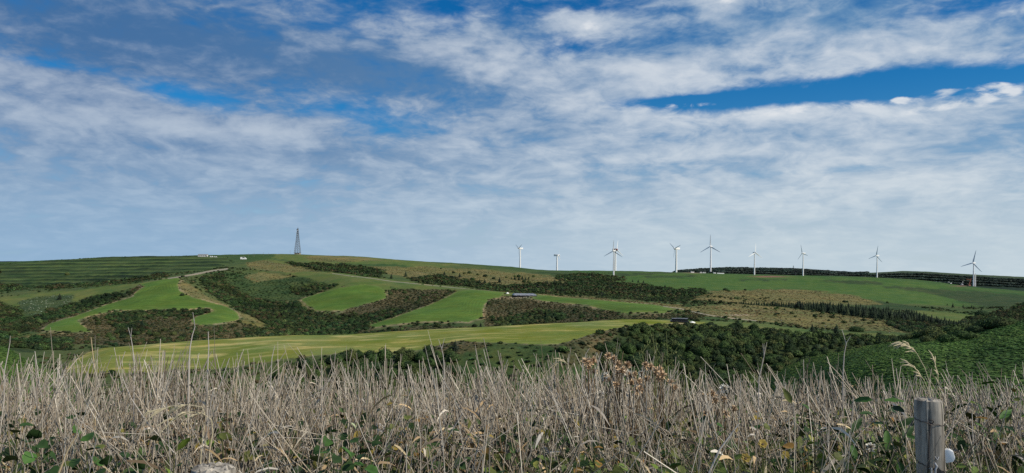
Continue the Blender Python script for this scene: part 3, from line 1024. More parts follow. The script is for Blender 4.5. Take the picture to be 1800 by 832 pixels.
def scatter_stuff(name, label, protos, pal, spacing, d0, d1, codes, rr, hr, seed, px=(-80, 1880), keep=1.0, patch=None):
    X, Y, z, _ = scatter(spacing, d0, d1, px[0], px[1], codes, seed, rr[1] * hr[1], keep)
    if patch is not None:
        k = fbm(X / patch[0], Y / patch[0], 2, seed) > patch[1]
        X, Y, z = X[k], Y[k], z[k]
    n = len(X)
    rs = np.random.RandomState(seed + 1)
    R = rs.uniform(rr[0], rr[1], n) * (1 + 0.35 * fbm(X / 40, Y / 40, 2, seed + 5))
    tone = np.clip(1 + 0.65 * fbm(X / 34, Y / 34, 3, seed + 6), .5, 1.7)[:, None] * np.stack([1 + .3 * fbm(X / 50, Y / 50, 2, seed + 7), np.ones(n), np.ones(n)], 1)
    H = R * rs.uniform(hr[0], hr[1], n)
    return merged(name, protos, np.stack([X, Y, z - 0.1 * H], 1), R, H, pick(pal, n, seed + 2) * tone, label)


# -- the wood in the hollow: the trees that show largest stand as trees, the others as one mass
def tree_mesh(name, proto, tint):
    v, t, c = proto
    me = mesh_from(name, v, t, np.full(len(t), 3), False)
    color_attr(me, np.concatenate([c[:, None] * np.array(tint)[None, :], np.ones((len(c), 1))], 1))
    me.materials.append(M_LEAF)
    return me


def trunk_mesh(name, r=0.07, h=0.75, limbs=3, seed=0):
    """a tapered trunk with a few limbs, for a crown of unit radius"""
    rs = random.Random(seed)
    V, Fc = [], []

    def tube(a, b, ra, rb, n=5):
        a, b = Vector(a), Vector(b)
        ax = (b - a).normalized()
        u = ax.orthogonal().normalized()
        w = ax.cross(u)
        s = len(V)
        for p, r_ in ((a, ra), (b, rb)):
            for k in range(n):
                q = p + (u * math.cos(6.283 * k / n) + w * math.sin(6.283 * k / n)) * r_
                V.append(q[:])
        for k in range(n):
            Fc.append((s + k, s + (k + 1) % n, s + n + (k + 1) % n, s + n + k))
    tube((0, 0, -0.15), (0.03, 0.02, h), r, r * 0.45)
    for k in range(limbs):
        a = 6.283 * k / max(limbs, 1) + rs.uniform(-.5, .5)
        z0 = h * rs.uniform(0.45, 0.8)
        tube((0.015, 0.01, z0), (math.cos(a) * .45, math.sin(a) * .45, z0 + 0.35), r * 0.4, r * 0.15, 4)
    me = bpy.data.meshes.new(name)
    me.from_pydata(V, [], Fc)
    me.materials.append(M_BARK)
    return me


CROWNS = [tree_mesh('crown', HI[i % 7], GREENS[i % 5] * (1.2 + .25 * (i % 3))) for i in range(10)]
TRUNKS = [trunk_mesh('trunk', seed=i) for i in range(3)]
SPRUCES = [tree_mesh('crown', CON[i], SPRUCE[i % 3] * 1.2) for i in range(5)]
STEMS = trunk_mesh('trunk', 0.022, 0.8, 0)


def place_tree(name, label, cat, group, p, r, h, crown, trunk, rot, squash=1.0):
    root = bpy.data.objects.new(name, None)
    root.empty_display_size = 0.5
    COL.objects.link(root)
    root.location = p
    root.rotation_euler = (0, 0, rot)
    root.scale = (r, r * squash, h)
    c = bpy.data.objects.new('crown', crown)
    COL.objects.link(c)
    c.parent = root
    t = bpy.data.objects.new('trunk', trunk)
    COL.objects.link(t)
    t.parent = root
    tag(root, label, cat, group)
    return root


X, Y, z, _ = scatter(4.9, 215, 432, 420, 1880, [1], 901, 8.0)
rs = np.random.RandomState(17)
R = rs.uniform(2.3, 4.3, len(X)) * (0.8 + 0.35 * fbm(X / 30, Y / 30, 2, 5))
SEEN = HY - (z - EYE + R * 1.5) / Y * F
bear = CX + F * X / Y
show = (SEEN < 668) & (bear > 0) & (bear < 1800)
order = np.argsort(-(R / Y * show))
ind, rest = order[:285], order[285:]
for i in ind:
    west = bear[i] < 900
    if west:
        lab, grp = 'dark rounded shrubby tree in the thicket just below the pale hay field', 'trees of the thicket below the hay field'
    elif Y[i] > 375:
        lab, grp = 'rounded tree along the upper edge of the wooded hollow under the green strip', 'trees along the upper edge of the hollow'
    elif bear[i] > 1400:
        lab, grp = 'dark tree of the wooded hollow close against the near right-hand spur', 'trees of the hollow beside the spur'
    elif bear[i] < 1130:
        lab, grp = 'tree at the left end of the wooded hollow beside the brown bank', 'trees at the left end of the hollow'
    elif Y[i] > 310:
        lab, grp = 'dark rounded tree packed in the middle of the wooded hollow', 'trees in the middle of the hollow'
    else:
        lab, grp = 'near tree of the wooded hollow showing low behind the dry grass tops', 'nearest trees of the hollow'
    place_tree('shrub_tree', lab, 'tree', grp,
               (X[i], Y[i], z[i] - 0.3), R[i], R[i] * rs.uniform(1.0, 1.45), CROWNS[rs.randint(10)], TRUNKS[rs.randint(3)], rs.uniform(0, 6.28), rs.uniform(.85, 1.15))
merged('woodland', MID, np.stack([X, Y, z - 0.3], 1)[rest], R[rest], R[rest] * rs.uniform(1.0, 1.4, len(rest)), pick(GREENS, len(rest), 31), 'dark scrubby woodland filling the wooded hollow behind the grass')

scatter_stuff('woodland', 'dark scrub woodland filling the gullies between the mown fields', MID, np.concatenate([GREENS, GREENS, GREENS * 1.45, BROWNS * .8]), 4.3, 432, 1010, [1], (1.4, 3.3), (0.75, 1.15), 911)
scatter_stuff('woodland', 'dark belts of wood on the far slopes', LOW, np.concatenate([GREENS, GREENS * 1.4, BROWNS * .8]), 6.6, 1010, 1800, [1], (2.2, 4.6), (0.7, 1.1), 921)
scatter_stuff('woodland', 'distant dark forest along the horizon ridge', LOW, np.array([(0.036, 0.056, 0.048), (0.042, 0.064, 0.052)]), 11.0, 3300, 4060, [1], (7, 11), (0.5, 0.75), 931, (1180, 1880))  # forest colour lightened and blued to stand for haze
scatter_stuff('scrub', 'olive bushes fringing the woods', MID, np.concatenate([GREENS, GREENS * 1.5, BROWNS]), 4.0, 215, 1750, [14], (0.8, 1.9), (0.6, 1.0), 935)
scatter_stuff('scrub', 'brown heathy scrub on the banks', LOW, BROWNS, 3.2, 200, 1000, [2], (0.6, 1.5), (0.4, 0.8), 941)
scatter_stuff('scrub', 'bushes dotted through the brown banks', MID, GREENS, 11.0, 300, 1000, [2], (1.4, 2.8), (0.8, 1.1), 945, keep=0.8, patch=(45, 0.05))
scatter_stuff('bamboo_grass', 'low dark green leaf cover on the slopes', TUFT, DARKS, 4.4, 200, 1600, [5], (0.8, 1.7), (0.45, 0.7), 951, keep=0.8)
scatter_stuff('tussock_grass', 'dry tussocks on the tan slopes', TUFT, DRYS, 4.2, 440, 1500, [3], (0.5, 1.3), (0.4, 0.8), 961, keep=0.7)
scatter_stuff('scrub', 'low green bushes over the rough slopes', LOW, np.concatenate([DARKS, GREENS, BROWNS]), 6.2, 260, 1130, [0], (0.7, 2.0), (0.5, 0.95), 971, keep=0.9, patch=(60, -0.12))
scatter_stuff('scrub', 'dark bushes on the dry hillsides', LOW, GREENS, 17.0, 480, 1130, [3, 0], (1.2, 2.6), (0.7, 1.1), 981, keep=0.75, patch=(90, 0.12))
scatter_stuff('leafy_ground_cover', 'dense green leaf cover on the near right-hand spur', SPURT, SPURS, 0.95, 70, 212, [6], (0.32, 0.66), (0.30, 0.55), 991)
scatter_stuff('white_bloom', 'pale flowering weeds speckling the left slope', TUFT, np.array([(0.30, 0.32, 0.24), (0.06, 0.085, 0.035), (0.05, 0.07, 0.03)]), 3.6, 560, 1150, [12], (0.5, 1.0), (0.5, 0.9), 995)


# ---------------------------------------------------------------- single trees and bushes
def single(px, py, hpx, kind, label, group=None, wide=1.0, dmin=230):
    p = spot(px, py, dmin)
    h = hpx / F * p.y
    i = RNG.randrange(100)
    if kind == 'conifer':
        place_tree('conifer_tree', label, 'conifer', group, p - Vector((0, 0, .3)), h * 1.05 * wide, h * 1.05, SPRUCES[i % 5], STEMS, RNG.uniform(0, 6), 1)
    else:
        place_tree('bush', label, 'bush', group, p - Vector((0, 0, .3)), h * 0.75 * wide, h * 0.85, CROWNS[i % 10], TRUNKS[i % 3], RNG.uniform(0, 6), 1)


single(1470, 591, 22, 'conifer', 'tall dark full conifer at the edge of the green strip above the wooded hollow', wide=1.7)
single(1428, 584, 16, 'conifer', 'smaller thin-topped conifer left of the tall full one above the wooded hollow', wide=1.3)
single(1438, 588, 8, 'bush', 'low bush at the foot of the smaller thin-topped conifer', wide=1.3)
single(800, 617, 20, 'conifer', 'lone dark conifer standing on the brown bank just below the pale hay field', wide=1.5)
single(768, 634, 17, 'conifer', 'dim conifer lower left of the lone conifer under the pale hay field', wide=1.5)
single(845, 575, 9, 'conifer', 'small dark conifer on the upper rim of the pale hay field', wide=1.3)
single(1297, 568, 8, 'conifer', 'small dark conical tree alone on the tan pasture right of the farm track', wide=1.5)
single(1318, 567, 5, 'bush', 'tiny bush right of the conical tree on the tan pasture')
single(1447, 570, 5, 'bush', 'tiny brown bush on the tan pasture above the two conifers')
single(105, 527, 12, 'conifer', 'dark conical tree in the pale speckled patch left of the gully bushes', wide=1.6)
single(250, 577, 15, 'conifer', 'dark conical tree in the brown hollow inside the curling mown field', wide=1.5)
single(118, 484, 6, 'bush', 'dark bush alone on the terraced left hillside')
single(320, 520, 6, 'bush', 'small bush on the tan bank right of the curling mown field')
single(1505, 583, 11, 'bush', 'broad dark bush on the tan pasture right of the tall full conifer', wide=1.8)
single(1725, 558, 13, 'bush', 'broad rounded dark bush on the green slope beside the right-hand wood', wide=1.5)
single(1702, 586, 11, 'bush', 'dark bush just behind the crest of the right-hand spur')
single(1600, 578, 10, 'conifer', 'right-hand one of two small conifers below the conifer row', wide=1.4)
single(1594, 580, 8, 'conifer', 'left-hand one of two small conifers below the conifer row', wide=1.5)
single(1570, 571, 8, 'conifer', 'thin small conifer just under the end of the conifer row')
single(1675, 541, 9, 'conifer', 'tallest dark conifer on the far green slope below the right-hand turbine', wide=1.3)
for px, py, h in [(1693, 541, 6), (1700, 543, 5), (1708, 541, 5), (1712, 544, 7), (1725, 546, 6), (1665, 537, 4), (1720, 549, 5)]:
    single(px, py, h, 'conifer', 'small conifer dotted on the far green slope below the right-hand turbine', 'small conifers below the right-hand turbine', 1.4)
for px, py, h in [(688, 490, 9), (713, 487, 11), (781, 484, 8), (808, 488, 9)]:
    single(px, py, h, 'conifer', 'dark conifer standing along the upper edge of the wood behind the ridge', 'conifers on the wood edge', 1.4)
for px, py, h in [(797, 480, 4), (825, 481, 5), (816, 482, 4), (853, 487, 6), (868, 491, 5), (905, 487, 4), (912, 488, 6), (938, 487, 4), (921, 497, 6), (930, 497, 5), (890, 489, 4), (775, 473, 3), (840, 484, 4)]:
    single(px, py, h, 'bush', 'little dark bush dotted over the tan hillside left of the first turbine', 'bushes on the tan hillside')
for px, py, h in [(843, 499, 9), (852, 498, 8), (878, 497, 10), (870, 501, 6), (878, 504, 7), (895, 506, 7), (905, 502, 6), (861, 501, 6)]:
    single(px, py, h, 'conifer', 'dark conifer at the near end of the valley wood left of the sheeted stack', 'conifers of the valley wood', 1.5)
for px, py, h in [(962, 499, 6), (975, 499, 9), (985, 500, 7), (1010, 499, 7), (1025, 495, 6), (1118, 515, 10), (1126, 514, 9), (1070, 504, 6), (1150, 507, 5), (1169, 506, 6), (1112, 496, 5), (1122, 497, 6), (1131, 498, 6), (1035, 496, 6), (993, 494, 5), (1090, 500, 5)]:
    single(px, py, h, 'conifer', 'dark conifer breaking the outline of the valley wood in front of the turbines', 'conifers over the valley wood', 1.5)
for px, py, h in [(1275, 511, 6), (1281, 513, 4), (1310, 511, 4), (1484, 532, 5), (1489, 532, 4), (1340, 520, 3), (1560, 533, 4)]:
    single(px, py, h, 'bush', 'small dark bush on the tan hummock below the green plateau', 'bushes on the tan hummock')
for px, py, h in [(905, 492, 7), (912, 493, 8), (918, 492, 8), (924, 493, 7), (929, 492, 6), (899, 491, 5)]:
    single(px, py, h, 'conifer', 'conifer in the tight little clump below the first turbine', 'clump of conifers below the first turbine', 1.4)

# the planted row of conifers along the far side of the pasture
row = [(1292, 534), (1370, 539), (1430, 547), (1500, 556), (1600, 567), (1705, 581)]
rx = [p[0] for p in row]
ry = [p[1] for p in row]
k = 0
for line in range(3):
    px = 1295.0 + 2 * line
    while px < 1702:
        t = (px - 1290) / 410
        py = float(np.interp(px, rx, ry)) - line * 2.6 * min(1, t * 2 + .2) + RNG.uniform(-.7, .7)
        hpx = (5 + 13 * min(1, max(0, (px - 1290) / 200))) * RNG.uniform(0.72, 1.12) * (1 if px < 1640 else 0.85)
        if not (line and px < 1400) and not (line == 2 and px > 1620):
            end = 'thin left end' if px < 1420 else ('middle' if px < 1570 else 'right end')
            rank = ['rear', 'middle', 'front'][line]
            single(px, py, hpx, 'conifer', f'dark conifer in the {rank} rank at the {end} of the long planted row', f'planted conifers, {rank} rank, {end}', 1.25, 480)
            k += 1
        px += RNG.uniform(3.2, 5.6)
print('row', k)
# bushes along the crest of the right-hand spur
for px, d, w in [(1600, 172, 1.6), (1622, 168, 2.0), (1640, 164, 2.6), (1660, 163, 2.2), (1676, 158, 2.7), (1650, 152, 2.0), (1700, 158, 2.4), (1715, 152, 2.0), (1735, 156, 2.3), (1752, 152, 2.6), (1762, 148, 1.9), (1690, 146, 2.1), (1630, 150, 1.4), (1775, 150, 1.6), (1668, 141, 1.9), (1710, 140, 1.5)]:
    p = stand(px, d)
    place_tree('bush', 'dark green bush growing along the crest of the near right-hand spur', 'bush', 'bushes on the spur crest', p - Vector((0, 0, .3)), w * 1.15, w * 0.95,
               CROWNS[RNG.randrange(10)], TRUNKS[RNG.randrange(3)], RNG.uniform(0, 6))


# ---------------------------------------------------------------- shape builder
class MB:
    def __init__(self):
        self.v, self.f = [], []

    def box(self, c, s, rot=None):
        b = len(self.v)
        for x, y, z in [(-1, -1, -1), (1, -1, -1), (1, 1, -1), (-1, 1, -1), (-1, -1, 1), (1, -1, 1), (1, 1, 1), (-1, 1, 1)]:
            p = Vector((x * s[0] / 2, y * s[1] / 2, z * s[2] / 2))
            if rot is not None:
                p = rot @ p
            self.v.append((p + Vector(c))[:])
        self.f += [tuple(b + i for i in q) for q in [(3, 2, 1, 0), (4, 5, 6, 7), (0, 1, 5, 4), (1, 2, 6, 5), (2, 3, 7, 6), (3, 0, 4, 7)]]
        return self

    def tube(self, pts, radii, n=8, cap=True):
        b = len(self.v)
        pts = [Vector(p) for p in pts]
        u = None
        for i, p in enumerate(pts):
            t = (pts[min(i + 1, len(pts) - 1)] - pts[max(i - 1, 0)]).normalized()
            if u is None:
                u = t.orthogonal().normalized()
            u = (u - t * u.dot(t)).normalized()
            w = t.cross(u)
            r = radii[i] if hasattr(radii, '__len__') else radii
            for k in range(n):
                a = 6.28318 * k / n
                self.v.append((p + (u * math.cos(a) + w * math.sin(a)) * r)[:])
        for i in range(len(pts) - 1):
            for k in range(n):
                self.f.append((b + i * n + k, b + i * n + (k + 1) % n, b + (i + 1) * n + (k + 1) % n, b + (i + 1) * n + k))
        if cap:
            self.f.append(tuple(b + k for k in range(n))[::-1])
            self.f.append(tuple(b + (len(pts) - 1) * n + k for k in range(n)))
        return self

    def bar(self, a, b, w):
        return self.tube([a, b], w / 2, 4)

    def prism(self, outline, y0, y1):
        """outline in x,z extruded along y"""
        b, n = len(self.v), len(outline)
        for y in (y0, y1):
            self.v += [(x, y, z) for x, z in outline]
        self.f += [tuple(b + i for i in range(n)), tuple(b + n + i for i in range(n))[::-1]]
        for i in range(n):
            j = (i + 1) % n
            self.f.append((b + j, b + i, b + n + i, b + n + j))
        return self

    def mesh(self, name, mat, bevel=0.0, smooth=False):
        me = bpy.data.meshes.new(name)
        me.from_pydata(self.v, [], self.f)
        if bevel or smooth:
            bm = bmesh.new()
            bm.from_mesh(me)
            if bevel:
                bmesh.ops.bevel(bm, geom=bm.edges[:], offset=bevel, segments=2, affect='EDGES', profile=0.6)
            bmesh.ops.recalc_face_normals(bm, faces=bm.faces[:])
            for f in bm.faces:
                f.smooth = smooth
            bm.to_mesh(me)
            bm.free()
        me.materials.append(mat)
        if smooth:
            me.set_sharp_from_angle(angle=rad(40))
        return me

    def build(self, name, mat, parent=None, loc=None, bevel=0.0, smooth=False):
        return link(name, self.mesh(name, mat, bevel, smooth), None, parent, loc)


def empty(name, loc, rz=0.0):
    o = bpy.data.objects.new(name, None)
    o.empty_display_size = 0.5
    COL.objects.link(o)
    o.location = loc
    o.rotation_euler = (0, 0, rz)
    return o


M_WHITE = plain('white_paint', (0.80, 0.80, 0.79), 0.45, 0.4, 0.04, 0.3)
M_GREYP = plain('grey_paint', (0.42, 0.43, 0.44), 0.5, 0.4, 0.06, 0.5)
M_STEEL = plain('galvanised_steel', (0.30, 0.31, 0.33), 0.55, 0.4, 0.1, 1.0)
M_GREYW = plain('weathered_white', (0.55, 0.54, 0.52), 0.7, 0.2, 0.1, 0.5)
M_MAST = plain('mast_steel', (0.11, 0.115, 0.125), 0.6, 0.3, 0.1, 1.0)
M_RED = plain('red_oxide', (0.36, 0.13, 0.09), 0.6, 0.3, 0.1, 0.8)
M_DARK = plain('dark_machine', (0.035, 0.035, 0.04), 0.6, 0.3, 0.1, 1.0)
M_CONC = plain('concrete', (0.38, 0.33, 0.28), 0.85, 0.2, 0.15, 0.8)
M_BLACK = plain('black_film', (0.012, 0.012, 0.015), 0.32, 0.5, 0.2, 2.0)
M_SHEET = plain('grey_sheeting', (0.20, 0.21, 0.235), 0.45, 0.5, 0.2, 0.6)
M_WSHEET = plain('white_sheeting', (0.80, 0.79, 0.76), 0.6, 0.3, 0.08, 1.5)
M_WOOD_POLE = plain('pole_timber', (0.20, 0.18, 0.155), 0.9, 0.1, 0.2, 2.0)
M_ROOF = plain('roof_grey', (0.22, 0.22, 0.23), 0.6, 0.3, 0.1, 1.0)
M_GLASS = plain('window_glass', (0.03, 0.04, 0.05), 0.15, 0.5, 0.05, 1.0)


# ---------------------------------------------------------------- wind turbines
def blade_mesh(L, mat):
    m = MB()
    st = [(0.0, 0.030, 0.030), (0.05, 0.030, 0.029), (0.14, 0.062, 0.018), (0.3, 0.052, 0.012), (0.55, 0.038, 0.008), (0.8, 0.026, 0.005), (0.95, 0.016, 0.003), (1.0, 0.006, 0.002)]
    n = 10
    for t, ch, th in st:
        tw = (1 - t) ** 2 * 0.35
        for k in range(n):
            a = 6.28318 * k / n
            x = math.cos(a) * ch * L / 2 * 1.7 + ch * L * 0.12
            y = math.sin(a) * th * L / 2 * 1.5
            m.v.append((x * math.cos(tw) - y * math.sin(tw), x * math.sin(tw) + y * math.cos(tw), t * L))
    for i in range(len(st) - 1):
        for k in range(n):
            m.f.append((i * n + k, i * n + (k + 1) % n, (i + 1) * n + (k + 1) % n, (i + 1) * n + k))
    m.f.append(tuple((len(st) - 1) * n + k for k in range(n)))
    return m.mesh('blade', mat, 0, True)


TB_BLADE = blade_mesh(25.0, M_WHITE)


def turbine(px, py_base, py_hub, label, yaw, phase, dmin=1100, Lpx=None, d=None, mat_n=M_WHITE, px_top=None):
    """tower foot seen at (px, py_base); hub at row py_hub; yaw 0 = rotor towards the camera"""
    if d is None:
        p = spot(px, py_base, dmin)
    else:
        lx, ly = level(px, py_base)
        p = stand(lx, d)
    lx, ly = level(px, py_hub)
    H = EYE - (ly - HY) / F * p.y - p.z
    L = (Lpx or 21) / F * p.y
    root = empty('wind_turbine', p)
    tag(root, label, 'wind turbine', 'white wind turbines along the plateau')
    r0, r1 = 0.031 * H, 0.019 * H
    t = MB().tube([(0, 0, -1.0), (0, 0, H * .33), (0, 0, H * .66), (0, 0, H - 1.2)], [r0, r0 * .84 + r1 * .16, r0 * .4 + r1 * .6, r1], 20)
    t.build('tower', M_WHITE, root, smooth=True)
    MB().tube([(0, 0, -1.2), (0, 0, 0.15)], [r0 * 1.7, r0 * 1.6], 16).build('foundation', M_CONC, root)
    nac = MB()
    s = H / 55.0
    nac.box((0, 1.6 * s, 0.6 * s), (2.9 * s, 8.0 * s, 3.1 * s))
    no = nac.build('nacelle', mat_n, root, (0, 0, H), 0.45 * s, True)
    no.rotation_euler = (0, 0, yaw)
    hub = MB().tube([(0, -2.4 * s, 0), (0, -3.6 * s, 0), (0, -4.7 * s, 0), (0, -5.2 * s, 0)], [1.25 * s, 1.3 * s, 0.9 * s, 0.25 * s], 14)
    ho = hub.build('hub', mat_n, no, (0, 0, 0.6 * s), 0, True)
    for k in range(3):
        b = bpy.data.objects.new('blade', TB_BLADE)
        COL.objects.link(b)
        b.parent = root
        a = phase + k * 2.0943951
        b.location = (0 + 3.3 * s * math.sin(yaw), -3.3 * s * math.cos(yaw), H + 0.6 * s)
        b.rotation_mode = 'QUATERNION'
        # blade along +Z in the rotor plane, its flat face square to the axis
        b.rotation_quaternion = (Matrix.Rotation(yaw, 3, 'Z') @ Matrix.Rotation(a, 3, 'Y') @ Matrix.Rotation(0.18, 3, 'Z')).to_quaternion()
        b.scale = (L / 25,) * 3
    return root


D2 = math.radians
turbine(914, 476, 437.5, 'leftmost white wind turbine, standing on the skyline with two cranes at its foot', D2(-62), D2(60), d=2150, Lpx=14)
turbine(979, 476, 449.5, 'smallest white wind turbine, half sunk behind the skyline, second from the left', D2(68), D2(15), d=2700, Lpx=13, mat_n=M_WHITE)
turbine(1078.5, 485.5, 442, 'front one of two wind turbines that overlap, third tower from the left', D2(-28), D2(2), Lpx=20)
turbine(1081.5, 478, 440, 'rear one of two wind turbines that overlap, mostly hidden by the front tower', D2(25), D2(8), d=2450, Lpx=17, mat_n=M_RED)
turbine(1188.5, 475, 438, 'wind turbine left of the tallest one with a blade slanting up to the left', D2(-58), D2(-52), d=2350, Lpx=16)
turbine(1249, 479.8, 434, 'tallest wind turbine with one blade straight up beside the white site cabins', D2(-35), D2(0), Lpx=21)
turbine(1326, 483.5, 444.8, 'wind turbine with even three-armed rotor above the reddish earth scar', D2(20), D2(2), Lpx=17)
turbine(1411.5, 485, 446, 'wind turbine right of the dark crane seen nearly side on', D2(-72), D2(-14), Lpx=16)
turbine(1541.5, 488, 450, 'wind turbine standing alone on the green plateau, second from the right', D2(-70), D2(12), Lpx=18)
turbine(1711, 503.3, 463, 'rightmost wind turbine with a long blade pointing down right beside the tower stub', D2(-66), D2(14), Lpx=23)

# unfinished tower beside the right-hand turbine
p = spot(1714.5, 503.6, 1100)
o = MB().tube([(0, 0, -1), (0, 0, 12), (0, 0, 22 / F * p.y)], [1.9, 1.75, 1.6], 18)
root = empty('tower_section', p)
o.build('shell', M_WHITE, root, smooth=True)
MB().tube([(0, 0, 22 / F * p.y), (0, 0, 22 / F * p.y + .5)], [1.7, 1.7], 18).build('flange', M_STEEL, root)
tag(root, 'bare white tower stub standing close beside the rightmost wind turbine', 'tower section')


# ---------------------------------------------------------------- lattice mast on the left skyline
def mast():
    p = spot(523, 446.6, 1200)
    H = 45.5 / F * p.y
    root = empty('lattice_mast', p - Vector((0, 0, .3)))
    tag(root, 'tall steel lattice radio mast with a concrete plinth on the left skyline', 'radio mast')

    def half(z):
        t = z / H
        return (5.3 * (1 - t) ** 1.15 + 0.95) * H / 58
    zs = [0.04, .13, .22, .31, .40, .49, .58, .66, .74, .82, .90, 1.0]
    zs = [z * H for z in zs]
    for sx in (-1, 1):
        for sy in (-1, 1):
            MB().tube([(sx * half(z), sy * half(z), z) for z in zs], [0.36 - 0.16 * i / 11 for i in range(12)], 5).build('leg', M_MAST, root)
    br = MB()
    for a, b in zip(zs[:-1], zs[1:]):
        ha, hb = half(a), half(b)
        for (x1, y1), (x2, y2) in [((-1, -1), (1, -1)), ((1, -1), (1, 1)), ((1, 1), (-1, 1)), ((-1, 1), (-1, -1))]:
            br.bar((x1 * ha, y1 * ha, a), (x2 * hb, y2 * hb, b), .30)
            br.bar((x2 * ha, y2 * ha, a), (x1 * hb, y1 * hb, b), .30)
            br.bar((x1 * hb, y1 * hb, b), (x2 * hb, y2 * hb, b), .30)
    o = br.build('bracing', M_MAST, root)
    MB().tube([(0, 0, zs[0]), (0, 0, H * .98)], .35, 6).build('cable_riser', M_MAST, root)
    for t in (.80, .89, .985):
        h = half(t * H) + 0.55
        MB().box((0, 0, t * H), (2 * h, 2 * h, .35)).build('platform', M_MAST, root)
    for t, a in [(.84, 200), (.93, 280), (.76, 250), (.955, 160)]:
        r = half(t * H) + .9
        x, y = math.cos(rad(a)) * r, math.sin(rad(a)) * r
        MB().tube([(x, y, t * H), (x * 1.35, y * 1.35, t * H)], [1.1, 1.0], 12).build('dish_antenna', M_GREYP, root)
    for sx in (-1, 1):
        MB().tube([(sx * .8, 0, H), (sx * .8, 0, H + 3.4)], .13, 5).build('whip_antenna', M_MAST, root)
    hut = MB().box((0, 0, 1.3), (10.5, 10.5, 3.4)).build('plinth', M_CONC, root, bevel=.1)
    MB().box((0, 0, 3.15), (12.0, 12.0, .4)).build('deck', M_DARK, root)
    for x in (-3.2, 0, 3.2):
        MB().box((x, -5.3, 1.4), (1.2, .2, 1.2)).build('opening', M_DARK, root)


mast()


# ---------------------------------------------------------------- cranes at the turbine sites
def crane(px, py, label, d, boom, jib, mat, scale=1.0, body=True):
    """boom / jib: lists of (dx, dy) photo-pixel offsets from the slew ring, measured at the crane's distance"""
    lx, ly = level(px, py)
    p = stand(lx, d)
    k = d / F
    root = empty('crawler_crane', p)
    tag(root, label, 'crane', 'cranes at the turbine sites')
    for s in (-1, 1):
        MB().box((0, s * 2.3, .7), (7.0, 1.1, 1.4)).build('crawler_track', M_DARK, root, bevel=.3)
    MB().box((0.6, 0, 2.7), (6.5, 3.2, 2.4)).build('cab_body', mat, root, bevel=.2)
    MB().box((-2.0, -2.0, 2.9), (2.0, 1.2, 1.9)).build('cab', M_GLASS, root, bevel=.15)

    def lattice(name, a, b, w):
        m = MB()
        a, b = Vector(a), Vector(b)
        t = (b - a).normalized()
        u = Vector((0, 1, 0))
        v = t.cross(u).normalized()
        L = (b - a).length
        n = max(3, int(L / (w * 1.6)))
        for su in (-1, 1):
            for sv in (-1, 1):
                m.bar(a + (u * su + v * sv) * w / 2, b + (u * su + v * sv) * w / 3, .32)
        for i in range(n):
            q0, q1 = a + (b - a) * (i / n), a + (b - a) * ((i + 1) / n)
            s = 1 if i % 2 else -1
            m.bar(q0 + (u + v * s) * w / 2, q1 + (u - v * s) * w / 2.4, .22)
            m.bar(q0 + (-u + v * s) * w / 2, q1 + (-u - v * s) * w / 2.4, .22)
            m.bar(q0 + (u * s + v) * w / 2, q1 + (-u * s + v) * w / 2.4, .22)
        m.build(name, mat, root)
    o = Vector((0, 0, 2.6))
    tip = o + Vector((boom[0] * k, 0, -boom[1] * k))
    lattice('boom', o, tip, 1.7 * scale)
    if jib:
        mid = o + (tip - o) * jib[2]
        jt = mid + Vector((jib[0] * k, 0, -jib[1] * k))
        lattice('jib', mid, jt, 1.2 * scale)
        MB().bar(jt, jt - Vector((0, 0, 6)), .2).build('hoist_rope', M_DARK, root)
    MB().bar(tip, o + Vector((4, 0, 1)), .2).build('pendant_line', M_DARK, root)


crane(920, 475, 'dark crane with jib stretched right at the foot of the leftmost turbine', 2100, (-4, -13), (6, -2, 0.62), M_DARK)
crane(930, 475, 'smaller dark crane with short raised boom right of the crane at the leftmost turbine', 2150, (-4, -7), None, M_DARK)
crane(1399, 484, 'dark crane with upright boom just left of the side-on turbine', 1980, (-5, -17), (5, -1, 0.62), M_DARK)
crane(1703, 503, 'red crane with leaning boom at the foot of the rightmost turbine', 1830, (4, -12), (-8, -1.5, 0.8), M_RED)
crane(1690, 503, 'short pale crane boom left of the red crane near the rightmost turbine', 1830, (3, -6), None, M_GREYP)


def digger(px, py, label, d, mat, s=1.0):
    lx, _ = level(px, py)
    root = empty('excavator', stand(lx, d))
    root.scale = (s, s, s)
    tag(root, label, 'excavator')
    for q in (-1, 1):
        MB().box((0, q * 1.5, .55), (5.0, .9, 1.1)).build('crawler_track', M_DARK, root, bevel=.25)
    MB().box((.5, 0, 2.1), (4.6, 3.0, 1.9)).build('body', mat, root, bevel=.2)
    MB().box((-1.2, -.9, 3.3), (1.6, 1.2, 1.7)).build('cab', M_GLASS, root, bevel=.12)
    MB().tube([(-1.4, .3, 2.2), (-4.2, .3, 6.0), (-6.8, .3, 5.0)], [.5, .5, .4], 6).build('boom', mat, root)
    MB().tube([(-6.8, .3, 5.0), (-7.6, .3, 2.4)], [.38, .3], 6).build('arm', mat, root)
    MB().box((-7.7, .3, 1.7), (1.4, 1.6, 1.4)).build('bucket', M_DARK, root, bevel=.2)


digger(1089, 477.5, 'dark excavator arm on the skyline right of the overlapping turbines', 2200, M_DARK, 1.5)
digger(1671, 500, 'small white excavator on the far green rise left of the cranes', 1850, M_WHITE, 0.9)


